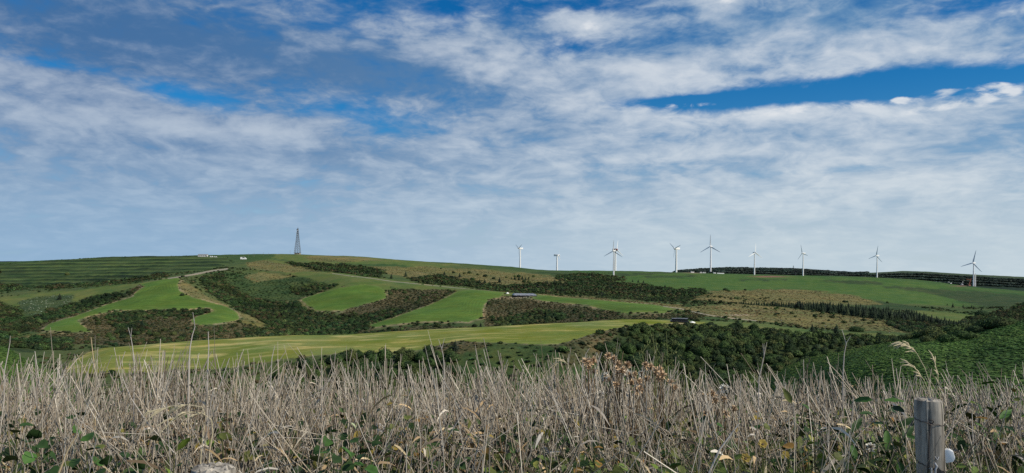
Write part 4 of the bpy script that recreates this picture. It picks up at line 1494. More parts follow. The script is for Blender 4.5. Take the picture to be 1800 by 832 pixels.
# ---------------------------------------------------------------- buildings, vehicles and poles far off
def cabin(px, py, d, size, label, group=None, mat=M_WHITE, cat='site cabin'):
    lx, _ = level(px, py)
    root = empty('site_cabin', stand(lx, d), RNG.uniform(-.15, .15))
    tag(root, label, cat, group)
    w, dp, h = size
    MB().box((0, 0, h / 2 - .2), (w, dp, h)).build('wall', mat, root, bevel=.05)
    MB().box((0, 0, h - .1), (w + .5, dp + .5, .3)).build('roof', M_GREYP, root)
    MB().box((-w * .3, -dp / 2 - .03, 1.0), (1.0, .1, 2.0)).build('door', M_GREYP, root)
    for x in (0.02, .28):
        MB().box((x * w, -dp / 2 - .03, h * .55), (min(1.4, w * .2), .1, 1.0)).build('window', M_GLASS, root)


for px, w in [(1217, 8), (1232, 5), (1238, 7), (1256, 6)]:
    cabin(px, 479.5, 1850, (w, 3.5, 3.0), 'low white site cabin in the row at the foot of the tallest turbine', 'site cabins by the tallest turbine')
root = empty('site_fence', stand(1266, 1840))
tag(root, 'long low white hoarding right of the tallest turbine', 'hoarding')
for i in range(5):
    MB().box((-6 + i * 3.6, 0, 1.1), (3.5, .15, 2.4)).build('panel', M_WHITE, root)
    MB().box((-7.8 + i * 3.6, .15, 1.1), (.15, .15, 2.6)).build('post', M_GREYP, root)


def house(px, py, dmin, w, dp, h, label, walls=M_WHITE, roof=M_ROOF):
    root = empty('farm_building', spot(px, py, dmin) - Vector((0, 0, .3)), 0.05)
    tag(root, label, 'building')
    MB().prism([(-dp / 2, 0), (dp / 2, 0), (dp / 2, h), (0, h + dp * .22), (-dp / 2, h)], -w / 2, w / 2).build('wall', walls, root).rotation_euler = (0, 0, rad(90))
    for s in (-1, 1):
        m = MB().box((0, 0, 0), (w + 1.0, dp * .58, .25), Matrix.Rotation(s * -math.atan(.44), 3, 'X'))
        m.build('roof', roof, root, (0, s * dp * .27, h + dp * .12))
    for i in range(4):
        x = (-.36 + .24 * i) * w
        MB().box((x, -dp / 2 - .05, h * .55), (w * .07, .15, h * .35)).build('window', M_GLASS, root)
    MB().box((w * .47, -dp / 2 - .05, 1.1), (1.2, .15, 2.2)).build('door', M_DARK, root)


house(357, 451.5, 1200, 17, 8, 3.4, 'long low white farm building on the left skyline', M_GREYW)


def van(px, py, dmin, label, paint, L=5.5, cat='van', rz=0.1):
    root = empty('parked_van', spot(px, py, dmin), rz)
    tag(root, label, cat)
    w, h = 2.0, L * .42
    MB().prism([(-L / 2, .45), (L / 2, .45), (L / 2, h * .55), (L * .36, h * .62), (L * .24, h), (-L / 2 + .1, h), (-L / 2, h - .15)], -w / 2, w / 2).build('body', paint, root, bevel=.06)
    for s in (-1, 1):
        MB().prism([(-L * .2, h * .62), (L * .26, h * .62), (L * .2, h * .92), (-L * .2, h * .92)], s * (w / 2 + .005) - .02, s * (w / 2 + .005) + .02).build('window', M_GLASS, root)
    for x in (-L * .3, L * .3):
        for s in (-1, 1):
            MB().tube([(x, s * w / 2 - .13, .4), (x, s * w / 2 + .13, .4)], .42, 12).build('wheel', M_DARK, root)


van(428, 456.5, 1000, 'white truck parked on the saddle between the two left hills', M_WHITE, 11.0, 'truck')
van(372, 452.6, 1200, 'small white van right of the long farm building on the left skyline', M_WHITE, 6.0)
van(946, 505.5, 700, 'dark van on the ridge track left of the sheeted stack', M_DARK, 5.0)
van(379, 452.8, 1200, 'second white van farther right of the long farm building', M_WHITE, 5.0)


def pole(px, py, hpx, dmin, label, group, arms=1):
    p = spot(px, py, dmin)
    h = hpx / F * p.y
    root = empty('utility_pole', p)
    tag(root, label, 'utility pole', group)
    MB().tube([(0, 0, -.5), (0, 0, h)], [h * .022, h * .015], 8).build('post', M_WOOD_POLE, root)
    for i in range(arms):
        MB().box((0, 0, h * (.95 - .1 * i)), (h * .22, .14, .16)).build('crossarm', M_STEEL, root)


for px, py, h in [(395, 452.2, 6), (403, 452.3, 4.5), (413, 452.4, 6), (429, 452.4, 6), (437, 452.2, 6.5), (445, 452, 6), (447, 452, 7), (463, 450.4, 6.5), (472, 449.6, 5), (490, 448.4, 3), (510, 447, 6.5)]:
    pole(px, py, h, 1200, 'thin utility pole on the skyline between the farm building and the lattice mast', 'poles on the left skyline')
for px, py, h in [(1309, 567, 6), (1373, 572, 9), (1451, 583, 11)]:
    pole(px, py, h, 400, 'slim utility pole along the tan pasture above the wooded hollow', 'poles along the tan pasture')
pole(1563, 592, 7, 400, 'short utility pole at the right end of the green strip behind the spur', None)
for px, py, h in [(933, 510, 6), (975, 513, 6), (1018, 517, 7), (1058, 521, 7), (1105, 526, 8), (1137, 529, 8), (1176, 534, 7)]:
    pole(px, py, h, 640, 'pale pole along the far side of the ridge in front of the valley wood', 'poles along the ridge', 0)


# ---------------------------------------------------------------- hay stacks and bales
def flat_stack():
    p = spot(923, 521.5, 600)
    k = p.y / F
    root = empty('sheeted_stack', p, rad(4))
    tag(root, 'long low flat-topped stack under dark grey sheeting on the ridge field', 'stack')
    w, dp, h = 41 * k, 46 * k * 1.0, 4.2 * k
    m = MB()
    nx, ny = 16, 8
    for j in range(ny + 1):
        for i in range(nx + 1):
            u, v = i / nx, j / ny
            e = min(u, 1 - u, v, 1 - v) / .06
            z = h * (min(1, e) * .55 + .45) + 0.12 * math.sin(i * 2.1 + j) + .2 * RNG.random()
            m.v.append(((u - .5) * w, (v - .1) * dp, z))
    for j in range(ny):
        for i in range(nx):
            a = j * (nx + 1) + i
            m.f.append((a, a + 1, a + nx + 2, a + nx + 1))
    m.build('cover_sheet', M_SHEET, root)
    MB().box((0, dp * .4, h * .18), (w * .995, dp * .995, h * .53)).build('side', M_BLACK, root)
    for i in range(12):
        MB().box(((i + .5) / 12 * w - w / 2, -.1 * dp - .25, h * .2), (w / 13, .5, h * .4)).build('weight_bag', M_BLACK, root)


flat_stack()
# black wrapped bales in a double row
bale = MB().tube([(0, -.6, .62), (0, -.56, .62), (0, .56, .62), (0, .6, .62)], [.5, .64, .64, .5], 14).mesh('wrapped_bale', M_BLACK, 0, True)
bp_ = spot(1195, 567.5, 380)
nb = 0
for tier, (n, y0) in enumerate([(8, 0), (8, 1.35), (7, .68)]):
    for i in range(n):
        o = bpy.data.objects.new('wrapped_bale', bale)
        COL.objects.link(o)
        x = (i - (n - 1) / 2) * 1.36
        o.location = bp_ + Vector((x, y0, 0.0 if tier < 2 else 1.12))
        gz = float(ground(o.location.x, o.location.y))
        o.location.z = gz - .05 + (1.1 if tier == 2 else 0)
        o.rotation_euler = (0, 0, RNG.uniform(-.06, .06))
        lab = ['black wrapped round bale in the front row at the end of the pale hay field', 'black wrapped round bale in the rear row at the end of the pale hay field',
               'black wrapped round bale topping the rows at the end of the pale hay field'][tier]
        tag(o, lab, 'bale', ['front row of wrapped bales', 'rear row of wrapped bales', 'upper row of wrapped bales'][tier])
        o.scale = (1.12,) * 3
sh = MB()
for j in range(4):
    for i in range(9):
        u, v = i / 8 - .5, j / 3
        sh.v.append((u * 9.6, (v - .5) * 2.4 + .6, 2.45 + .28 * math.cos((v - .5) * 2.6) + .05 * math.sin(i * 5)))
for j in range(3):
    for i in range(8):
        a = j * 9 + i
        sh.f.append((a, a + 1, a + 10, a + 9))
o = sh.build('tarpaulin', M_SHEET, None, Vector((bp_.x, bp_.y, float(ground(bp_.x, bp_.y)) - .0)))
tag(o, 'grey tarpaulin laid along the top of the wrapped bales', 'tarpaulin')


def heap(px, py, wpx, hpx, dmin, label, mat):
    p = spot(px, py, dmin)
    k = p.y / F
    m = MB()
    n = 12
    for j, (rr, hh) in enumerate([(1, 0), (.85, .3), (.5, .75), (.15, 1.0)]):
        for i in range(n):
            a = 6.283 * i / n
            q = 1 + .22 * math.sin(i * 2.3 + j)
            m.v.append((math.cos(a) * wpx * k / 2 * rr * q, math.sin(a) * wpx * k / 2 * rr * q * .7, hpx * k * hh - .2))
    for j in range(3):
        for i in range(n):
            m.f.append((j * n + i, j * n + (i + 1) % n, (j + 1) * n + (i + 1) % n, (j + 1) * n + i))
    m.f.append(tuple(3 * n + i for i in range(n)))
    tag(m.build('sheeted_heap', mat, None, p), label, 'heap')


heap(1217, 567.6, 11, 3.2, 380, 'small white sheeted heap right of the black wrapped bales', M_WSHEET)
heap(892, 516.5, 6, 2.8, 600, 'small white sheeted heap left of the dark flat stack', M_WSHEET)


# ---------------------------------------------------------------- fence posts
def post_nodes(nt, b):
    tc = nt.new('ShaderNodeTexCoord')
    o = tc.outputs['Object']
    grain = nt.noise(nt.mapping(o, (30, 30, 1.8)), 1.0, 8, 0.65, 0.4)
    fine = nt.noise(nt.mapping(o, (160, 160, 7)), 1.0, 4, 0.6)
    patch = nt.noise(nt.mapping(o, (9, 9, 4)), 1.0, 4, 0.6)
    crack = nt.smooth(nt.noise(nt.mapping(o, (55, 55, 1.3)), 1.0, 3, 0.5, 0.6), 0.57, 0.66)
    f = nt.smooth(grain, 0.36, 0.66)
    c = nt.mix(f, (0.120, 0.108, 0.090), (0.50, 0.455, 0.385))
    c = nt.mix(nt.smooth(patch, 0.42, 0.7) * 0.5, c, (0.58, 0.53, 0.45))
    c = nt.mix(fine * 0.35, c, (0.14, 0.132, 0.12))
    c = nt.mix(crack * 0.75, c, (0.03, 0.028, 0.025))
    nt.put(b.inputs['Base Color'], c)
    bp = nt.new('ShaderNodeBump')
    bp.inputs['Strength'].default_value = 0.7
    bp.inputs['Distance'].default_value = 0.006
    nt.put(bp.inputs['Height'], grain * 0.6 + fine * 0.3 - crack * 0.8)
    nt.l.new(bp.outputs[0], b.inputs['Normal'])


M_POST = material('weathered_timber', post_nodes, 0.85, 0.15)
M_WIRE = plain('rusty_wire', (0.045, 0.035, 0.03), 0.6, 0.4, 0.2, 40)
M_INSUL = plain('insulator_plastic', (0.78, 0.78, 0.77), 0.35, 0.5, 0.03, 10)
M_STRAP = plain('black_rubber', (0.012, 0.012, 0.013), 0.5, 0.4, 0.1, 20)


def post(px, py, d, r, label, seed, lean):
    lx, ly = level(px, py)
    ztop = EYE - (ly - HY) / F * d
    x = (lx - CX) / F * d
    zb = float(ground(x, d)) - 0.3
    root = empty('fence_post', (x, d, ztop))
    tag(root, label, 'fence post')
    rs = np.random.RandomState(seed)
    m = MB()
    n, nz = 48, 60
    H = ztop - zb
    ang = np.arange(n) / n * 6.28318
    prof = 1 + 0.035 * np.sin(ang * 2 + seed) + 0.02 * np.sin(ang * 5 + 1.3) + 0.012 * rs.normal(size=n)
    for g, w, dep in [(3.9, 0.10, 0.10), (5.3, 0.06, 0.06), (0.4, 0.05, 0.05), (4.8, .04, .07)]:
        dd = np.abs((ang - g + np.pi) % 6.28318 - np.pi)
        prof -= dep * np.exp(-(dd / w) ** 2)
    for i in range(nz):
        t = i / (nz - 1)
        z = -H * (1 - t)
        wob = 0.008 * np.sin(ang * 3 + z * 9) + 0.006 * np.sin(ang * 7 - z * 17)
        rr = r * (prof + wob) * (1.05 - 0.05 * t)
        if i == nz - 1:
            rr = rr * 0.955
        for k in range(n):
            m.v.append((math.cos(ang[k]) * rr[k] + lean * z, math.sin(ang[k]) * rr[k], z - (0.006 if i == nz - 2 else 0)))
    for i in range(nz - 1):
        for k in range(n):
            m.f.append((i * n + k, i * n + (k + 1) % n, (i + 1) * n + (k + 1) % n, (i + 1) * n + k))
    base = (nz - 1) * n
    last = base
    for q, dz in ((0.72, 0.004), (0.42, 0.002), (0.15, 0.005)):
        s = len(m.v)
        for k in range(n):
            rr = r * prof[k] * q
            m.v.append((math.cos(ang[k]) * rr, math.sin(ang[k]) * rr, dz + rs.normal() * 0.0016 + 0.004 * math.sin(3 * math.cos(ang[k]) * q * 6 + seed)))
        for k in range(n):
            m.f.append((last + k, last + (k + 1) % n, s + (k + 1) % n, s + k))
        last = s
    m.f.append(tuple(last + k for k in range(n)))
    body = m.build('timber', M_POST, root, smooth=True)
    return root, H


R1 = 0.0535
root, H = post(1632, 703.5, 3.12, R1, 'round grey weathered fence post with wire and white insulator, right foreground', 3, -0.05)
LEAN = -0.05


def ring(z0, dz, r, a0, a1, n=28, wob=0.0):
    return [(math.cos(a0 + (a1 - a0) * i / n) * r + LEAN * z0, math.sin(a0 + (a1 - a0) * i / n) * r, z0 + dz * i / n + wob * math.sin(i * 1.7)) for i in range(n + 1)]


MB().tube(ring(-0.078, -0.028, R1 + .0035, rad(160), rad(370), 28, .002), .0016, 6).build('wire', M_WIRE, root)
MB().tube(ring(-0.255, -0.05, R1 + .0055, rad(175), rad(372), 28, .002), .0018, 6).build('wire', M_WIRE, root)
kn = [(-.026 + .0105 * math.cos(t) + LEAN * -.08, -R1 - .004 - .004 * math.sin(2 * t), -.083 + .0105 * math.sin(t)) for t in [i * .45 for i in range(29)]]
MB().tube(kn, .002, 6).build('wire_knot', M_WIRE, root)
MB().tube([(-.026 - LEAN * .1, -R1 - .001, -.095), (-.027, -R1 - .001, -.16), (-.026, -R1 - .0015, -.24)], [.0028, .002, .0025], 6).build('rust_crack', M_WIRE, root)
# white strap insulator on the right flank
io = MB()
pr = [(-.012, -.028), (.016, -.026), (.027, -.012), (.026, .014), (.012, .027), (-.012, .026)]
io.prism(pr, -.014, -.004)
io.prism(pr, .006, .016)
io.prism([(-.014, -.026), (.000, -.024), (.000, .024), (-.014, .026)], -.004, .006)
ins = io.build('insulator', M_INSUL, root, (R1 + .023 - .012, -.028, -.226), .0025, True)
ins.rotation_euler = (0, rad(-14), rad(-28))
MB().tube([(-.05, -.02, -.005), (.0, 0, 0), (.01, .0, .0)], .003, 8).build('insulator_screw', M_WIRE, ins)
# steel staple and black strap low on the front
MB().tube([(-.022, -R1 - .001, -.275), (-.022, -R1 - .012, -.268), (-.021, -R1 - .012, -.34)], .0035, 8).build('steel_bracket', M_STEEL, root)
MB().tube([(-.001, -R1 - .001, -.252), (.000, -R1 - .014, -.262), (-.006, -R1 - .014, -.275), (-.008, -R1 - .012, -.34)], .0042, 8).build('steel_bracket', M_STEEL, root)
MB().box((.021, -R1 - .010, -.296), (.075, .008, .022), Matrix.Rotation(rad(46), 3, 'Y')).build('strap', M_STRAP, root, bevel=.002)
MB().tube([(0.0, -R1 * .98, -.225), (.006, -R1 - .006, -.238), (.016, -R1 + .001, -.226)], .002, 6).build('staple', M_STEEL, root)
post(375, 823, 2.14, 0.060, 'broad grey split top of a second fence post at the bottom left edge', 8, -0.02)


# ---------------------------------------------------------------- dry stems
def stalk_nodes(nt, b):
    at = nt.new('ShaderNodeAttribute', attribute_name='cover')
    oi = nt.new('ShaderNodeObjectInfo')
    nt.put(b.inputs['Base Color'], at.outputs['Color'])


M_STALK = material('dry_stalk', stalk_nodes, 0.75, 0.2)
TOPX = [-200, 0, 60, 120, 160, 200, 240, 270, 300, 340, 400, 440, 480, 520, 560, 600, 640, 680, 720, 760, 800, 840, 880, 920, 960, 1000, 1040, 1080, 1140, 1180, 1220, 1260, 1300, 1350, 1400, 1440, 1480, 1520, 1560, 1600, 1640, 1700, 1750, 1800, 2000]
TOPY = [650, 648, 640, 648, 668, 655, 634, 620, 646, 630, 645, 652, 655, 660, 645, 652, 645, 645, 655, 642, 648, 640, 650, 645, 642, 645, 640, 652, 650, 665, 672, 676, 668, 652, 664, 648, 652, 664, 668, 660, 655, 674, 676, 682, 690]

GREY = np.array([(0.46, 0.415, 0.345), (0.53, 0.485, 0.415), (0.36, 0.315, 0.26), (0.58, 0.525, 0.43), (0.40, 0.345, 0.27)])
TAN = np.array([(0.38, 0.27, 0.15), (0.29, 0.21, 0.125), (0.46, 0.33, 0.18), (0.22, 0.155, 0.095), (0.50, 0.40, 0.24)])


def tubes(paths, radii, cols, n=3):
    """many thin tubes: paths (N,S,3), radii (N,S), cols (N,S,3) -> verts, quads, rgba"""
    N, S, _ = paths.shape
    t = np.gradient(paths, axis=1)
    t /= np.linalg.norm(t, axis=2, keepdims=True) + 1e-9
    ref = np.zeros_like(t)
    ref[..., 0] = 1.0
    u = np.cross(t, ref)
    nu = np.linalg.norm(u, axis=2, keepdims=True)
    u = u / np.maximum(nu, 1e-6)
    w = np.cross(t, u)
    a0 = NPR.uniform(0, 6.28, (N, 1))
    V = np.empty((N, S, n, 3), np.float32)
    for k in range(n):
        a = a0 + 6.28318 * k / n
        V[:, :, k] = paths + (u * np.cos(a)[..., None] + w * np.sin(a)[..., None]) * radii[..., None]
    idx = np.arange(N * S * n).reshape(N, S, n)
    k1 = np.roll(np.arange(n), -1)
    Qd = np.stack([idx[:, :-1], idx[:, :-1][..., k1], idx[:, 1:][..., k1], idx[:, 1:]], -1).reshape(-1, 4)
    C = np.ones((N, S, n, 4), np.float32)
    C[..., :3] = cols[:, :, None, :]
    return V.reshape(-1, 3), Qd, C.reshape(-1, 4)


def stems(N, seed, d0, d1, top_shift, spread, rr, lean_sd, pxr=(-260, 2060), tallbias=0.0, dpow=0.8):
    rs = np.random.RandomState(seed)
    per = 8 if lean_sd < 0.3 else 2
    M = max(1, N // per)
    tpx = rs.uniform(pxr[0], pxr[1], M)
    td = d0 + (d1 - d0) * rs.uniform(size=M) ** dpow
    who = rs.randint(0, M, N)
    off = rs.normal(0, 0.075, (N, 2)) * (0.6 + 0.8 * rs.uniform(size=M))[who][:, None]
    d = np.maximum(td[who] + off[:, 1], 2.5)
    x = (tpx[who] - CX) / F * td[who] + off[:, 0]
    px = CX + F * x / d
    trise = rs.normal(0, 1, M)[who]
    clump = np.clip(trise, -1.6, 1.6)
    tone = rs.normal(0, .28, M)[who][:, None]
    gz = height(CX + F * x / d, d)
    line = np.interp(px, TOPX, TOPY)
    tip = line + top_shift + spread * (rs.beta(1.5, 1.9, N)) - 17 * clump
    tip_l = tip - (px - CX) * ROLL
    h = -(tip_l - HY) / F * d - gz
    h = np.clip(h, 0.22, 1.45)
    splay = off * 2.2
    lx = splay[:, 0] - 0.16 * np.clip((px - 500) / 900, -1, 1) + 0.20 * fbm(x * 1.3 + 9, d * 1.3, 2, seed + 3) + rs.normal(0, lean_sd, N)
    ly = splay[:, 1] + 0.10 * fbm(x * 1.3, d * 1.3 + 5, 2, seed + 4) + rs.normal(0, lean_sd, N)
    S = 5
    t = np.linspace(0, 1, S)[None, :]
    cv = rs.normal(0, 0.11, (N, 1))
    k1, k2 = rs.normal(0, .012, (N, S)), rs.normal(0, .012, (N, S))
    P = np.empty((N, S, 3))
    P[..., 0] = x[:, None] + lx[:, None] * h[:, None] * t + cv * h[:, None] * t * t + k1 * h[:, None]
    P[..., 1] = d[:, None] + ly[:, None] * h[:, None] * t + rs.normal(0, .05, (N, 1)) * h[:, None] * t * t + k2 * h[:, None]
    P[..., 2] = gz[:, None] + EYE - 0.04 + (h[:, None] + 0.04) * t
    snap = rs.uniform(size=N) < 0.13           # broken tops hang over
    ks = rs.uniform(.12, .3, N) * h
    P[snap, 4, 2] -= (ks * rs.uniform(.6, 1.5, N))[snap]
    P[snap, 4, 0] += (ks * rs.normal(0, .9, N))[snap]
    P[snap, 3, 0] += (h * rs.normal(0, .03, N))[snap]
    r = rs.uniform(rr[0], rr[1], (N, 1)) * np.clip(d / 4.2, 0.75, 1.5)[:, None]
    R = r * (1.0 - 0.55 * t ** 1.8)
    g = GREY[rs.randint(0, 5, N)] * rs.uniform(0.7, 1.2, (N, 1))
    b = TAN[rs.randint(0, 5, N)] * rs.uniform(0.18, 0.65, (N, 1))  # tan stem bases, darkened further to stand for shade low in the stand
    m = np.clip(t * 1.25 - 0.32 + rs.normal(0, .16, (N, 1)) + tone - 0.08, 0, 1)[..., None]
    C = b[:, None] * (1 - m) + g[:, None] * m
    return P, R, C, d


parts = []
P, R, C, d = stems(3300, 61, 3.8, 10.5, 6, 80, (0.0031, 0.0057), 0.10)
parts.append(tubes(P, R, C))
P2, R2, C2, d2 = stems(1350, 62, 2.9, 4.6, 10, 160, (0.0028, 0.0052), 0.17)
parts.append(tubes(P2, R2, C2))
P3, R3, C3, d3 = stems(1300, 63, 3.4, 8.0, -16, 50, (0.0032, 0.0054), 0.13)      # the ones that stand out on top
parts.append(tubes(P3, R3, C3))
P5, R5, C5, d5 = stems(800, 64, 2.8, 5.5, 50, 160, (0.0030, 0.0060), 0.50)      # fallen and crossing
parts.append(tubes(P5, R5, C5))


def forks(P, R, C, frac, seed, lo=.55, hi=.92):
    """twigs leaving the upper half of a stem"""
    rs = np.random.RandomState(seed)
    pick_ = np.nonzero(rs.uniform(size=len(P)) < frac)[0]
    P, R, C = P[pick_], R[pick_], C[pick_]
    N = len(P)
    s = rs.uniform(lo, hi, N) * 4
    i = np.minimum(s.astype(int), 3)
    f = (s - i)[:, None]
    a = np.arange(N)
    o = P[a, i] * (1 - f) + P[a, i + 1] * f
    ax = P[a, 4] - P[a, 2]
    L = np.linalg.norm(ax, axis=1, keepdims=True) * rs.uniform(0.12, 0.42, (N, 1))
    ax = ax / np.linalg.norm(ax, axis=1, keepdims=True)
    side = rs.normal(size=(N, 3)) * np.array([1, 1, 0.25])
    dr = ax + side * 0.42
    dr /= np.linalg.norm(dr, axis=1, keepdims=True)
    t = np.linspace(0, 1, 3)[None, :, None]
    Q = o[:, None] + dr[:, None] * L[:, None] * t + ax[:, None] * L[:, None] * 0.25 * t * t
    RR = R[a, 3][:, None] * np.array([0.8, 0.6, 0.35])[None]
    CC = np.repeat(C[a, 4][:, None], 3, 1)
    return tubes(Q, RR, CC)


parts.append(forks(P, R, C, 0.45, 71))
parts.append(forks(P3, R3, C3, 0.9, 72))
parts.append(forks(P3, R3, C3, 0.6, 73, .4, .8))
parts.append(forks(P2, R2, C2, 0.4, 74))


def join_tubes(name, parts, mat, label):
    V, Qd, Cc, base = [], [], [], 0
    for v, q, c in parts:
        V.append(v); Qd.append(q + base); Cc.append(c)
        base += len(v)
    V, Qd, Cc = np.concatenate(V), np.concatenate(Qd), np.concatenate(Cc)
    me = mesh_from(name, V, Qd, np.full(len(Qd), 4), True)
    color_attr(me, Cc)
    print('STEMS', name, len(Qd) * 2)
    return tag(link(name, me, mat), label, kind='stuff')


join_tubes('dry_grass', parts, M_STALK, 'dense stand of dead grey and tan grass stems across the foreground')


# shreds of dead leaf hanging on the stems
def ribbons(N, seed, src, L, wd, pal, droop, lo=0.25, hi=0.95):
    rs = np.random.RandomState(seed)
    i = rs.randint(0, len(src), N)
    t = rs.uniform(lo, hi, N) * 4
    k = np.minimum(t.astype(int), 3)
    f = (t - k)[:, None]
    o = src[i, k] * (1 - f) + src[i, k + 1] * f
    a = rs.uniform(0, 6.283, N)
    dr = np.stack([np.cos(a), np.sin(a), rs.uniform(-.6, .9, N)], 1)
    dr /= np.linalg.norm(dr, axis=1, keepdims=True)
    ln = rs.uniform(*L, (N, 1))
    w = rs.uniform(*wd, (N, 1))
    sd = np.cross(dr, rs.normal(size=(N, 3)))
    sd /= np.linalg.norm(sd, axis=1, keepdims=True)
    pts = []
    for s in range(4):
        q = s / 3
        c = o + dr * ln * q - np.array([0, 0, 1.0]) * droop * ln * q * q
        hw = w * (0.45, 1.0, 0.8, 0.08)[s]
        pts += [c - sd * hw, c + sd * hw]
    V = np.stack(pts, 1).reshape(-1, 3)
    b = np.arange(N)[:, None] * 8
    Qd = np.concatenate([b + np.array([[0, 1, 3, 2]]) + 2 * s for s in range(3)])
    col = pal[rs.randint(0, len(pal), N)] * rs.uniform(.7, 1.25, (N, 1))
    Cc = np.ones((N, 8, 4))
    Cc[..., :3] = col[:, None]
    return V, Qd, Cc.reshape(-1, 4)


join_tubes('dead_leaf_shreds', [ribbons(3400, 81, P, (.05, .18), (.004, .009), np.concatenate([GREY, TAN]), .55),
                                ribbons(2200, 82, P2, (.05, .18), (.004, .009), np.concatenate([TAN, TAN, GREY]), .6, .1, .9)], M_STALK, 'shreds of dead leaf hanging among the dry stems')


# ---------------------------------------------------------------- living green under the stems
def leaf_nodes(nt, b):
    at = nt.new('ShaderNodeAttribute', attribute_name='cover')
    oi = nt.new('ShaderNodeObjectInfo')
    tc = nt.new('ShaderNodeTexCoord')
    geo = nt.new('ShaderNodeNewGeometry')
    n = nt.noise(geo.outputs['Position'], 45.0, 4, 0.6)
    r = E(nt, oi.outputs['Random'])
    f = (n - 0.5) * 1.0 + r * 0.5 + 0.75
    nt.put(b.inputs['Base Color'], nt.mix(1.0, at.outputs['Color'], nt.combine(f, f, f), 'MULTIPLY'))
    b.inputs['Transmission Weight'].default_value = 0.0


M_GREENLEAF = material('green_leaf', leaf_nodes, 0.6, 0.15)


def ground_leaves(N, seed, d0, d1, hz, size, pal, pxr=(-200, 2000), dens=None):
    rs = np.random.RandomState(seed)
    px = rs.uniform(pxr[0], pxr[1], N)
    d = rs.uniform(d0, d1, N)
    if dens is not None:
        k = fbm(px / 90, d * 1.5, 2, seed) > dens
        px, d = px[k], d[k]
        N = len(px)
    x = (px - CX) / F * d
    z = height(px, d) + EYE + rs.uniform(hz[0], hz[1], N) ** 1.0
    o = np.stack([x, d, z], 1)
    nrm = rs.normal(size=(N, 3)) * .55 + np.array([0, -.35, .8])
    nrm /= np.linalg.norm(nrm, axis=1, keepdims=True)
    a = np.cross(nrm, rs.normal(size=(N, 3)))
    a /= np.linalg.norm(a, axis=1, keepdims=True)
    b = np.cross(nrm, a)
    s = rs.uniform(size[0], size[1], (N, 1))
    out = [(-1, 0, 0), (-.35, .62, .12), (.45, .5, .1), (1.1, 0, -.12), (.45, -.5, .1), (-.35, -.62, .12), (0, 0, -.06)]
    V = np.stack([o + a * s * u + b * s * v + nrm * s * w for u, v, w in out], 1).reshape(-1, 3)
    base = np.arange(N)[:, None] * 7
    T = np.concatenate([base + np.array([[k, (k + 1) % 6, 6, 6]]) for k in range(6)])
    T = T[:, :3]
    col = pal[rs.randint(0, len(pal), N)] * rs.uniform(.7, 1.3, (N, 1))
    C = np.ones((N, 7, 4))
    C[..., :3] = col[:, None]
    return V, T, C.reshape(-1, 4)


def join_leaves(name, parts, label):
    V, T, C, base = [], [], [], 0
    for v, t, c in parts:
        V.append(v); T.append(t + base); C.append(c)
        base += len(v)
    V, T, C = np.concatenate(V), np.concatenate(T), np.concatenate(C)
    me = mesh_from(name, V, T, np.full(len(T), 3), False)
    color_attr(me, C)
    return tag(link(name, me, M_GREENLEAF), label, kind='stuff')


LG = np.array([(0.030, 0.058, 0.016), (0.022, 0.045, 0.014), (0.045, 0.080, 0.022), (0.028, 0.048, 0.018), (0.075, 0.085, 0.022)])
LY = np.array([(0.20, 0.15, 0.03), (0.12, 0.11, 0.028), (0.16, 0.09, 0.03)])
join_leaves('undergrowth', [ground_leaves(9000, 91, 2.7, 6.2, (.05, .50), (.018, .050), LG, dens=-.15),
                            ground_leaves(7500, 92, 2.9, 6.0, (.05, .74), (.012, .030), np.concatenate([LG, LG * 1.7 + np.array([0.03, 0.02, 0])]), (900, 2000), -.15),
                            ground_leaves(420, 93, 2.6, 5.5, (.15, .62), (.012, .030), LY, (100, 2000)),
                            ground_leaves(5200, 94, 3.3, 4.9, (.10, .74), (.014, .038), LG * .80, (-200, 2000), -.16),
                            ground_leaves(420, 96, 3.2, 4.4, (.35, .78), (.012, .026), LY, (-100, 2000), -.1)], 'dark green leafy undergrowth low among the dry stems')
gb, Rg, Cg, _ = stems(8000, 65, 2.8, 4.6, 105, 120, (0.0014, 0.0027), 0.28, (1150, 2060))
gcol = np.array([(0.085, 0.125, 0.030), (0.055, 0.095, 0.025), (0.13, 0.15, 0.05)])[np.random.RandomState(3).randint(0, 3, 8000)]
t_ = np.linspace(0, 1, 5)[None, :]
gb[..., 0] += np.random.RandomState(4).normal(0, .16, (8000, 1)) * t_ ** 2
gb[..., 2] -= 0.10 * t_ ** 3
join_tubes('green_grass', [tubes(gb, Rg, np.repeat(gcol[:, None], 5, 1))], M_STALK, 'green grass blades low at the right of the dry stems')


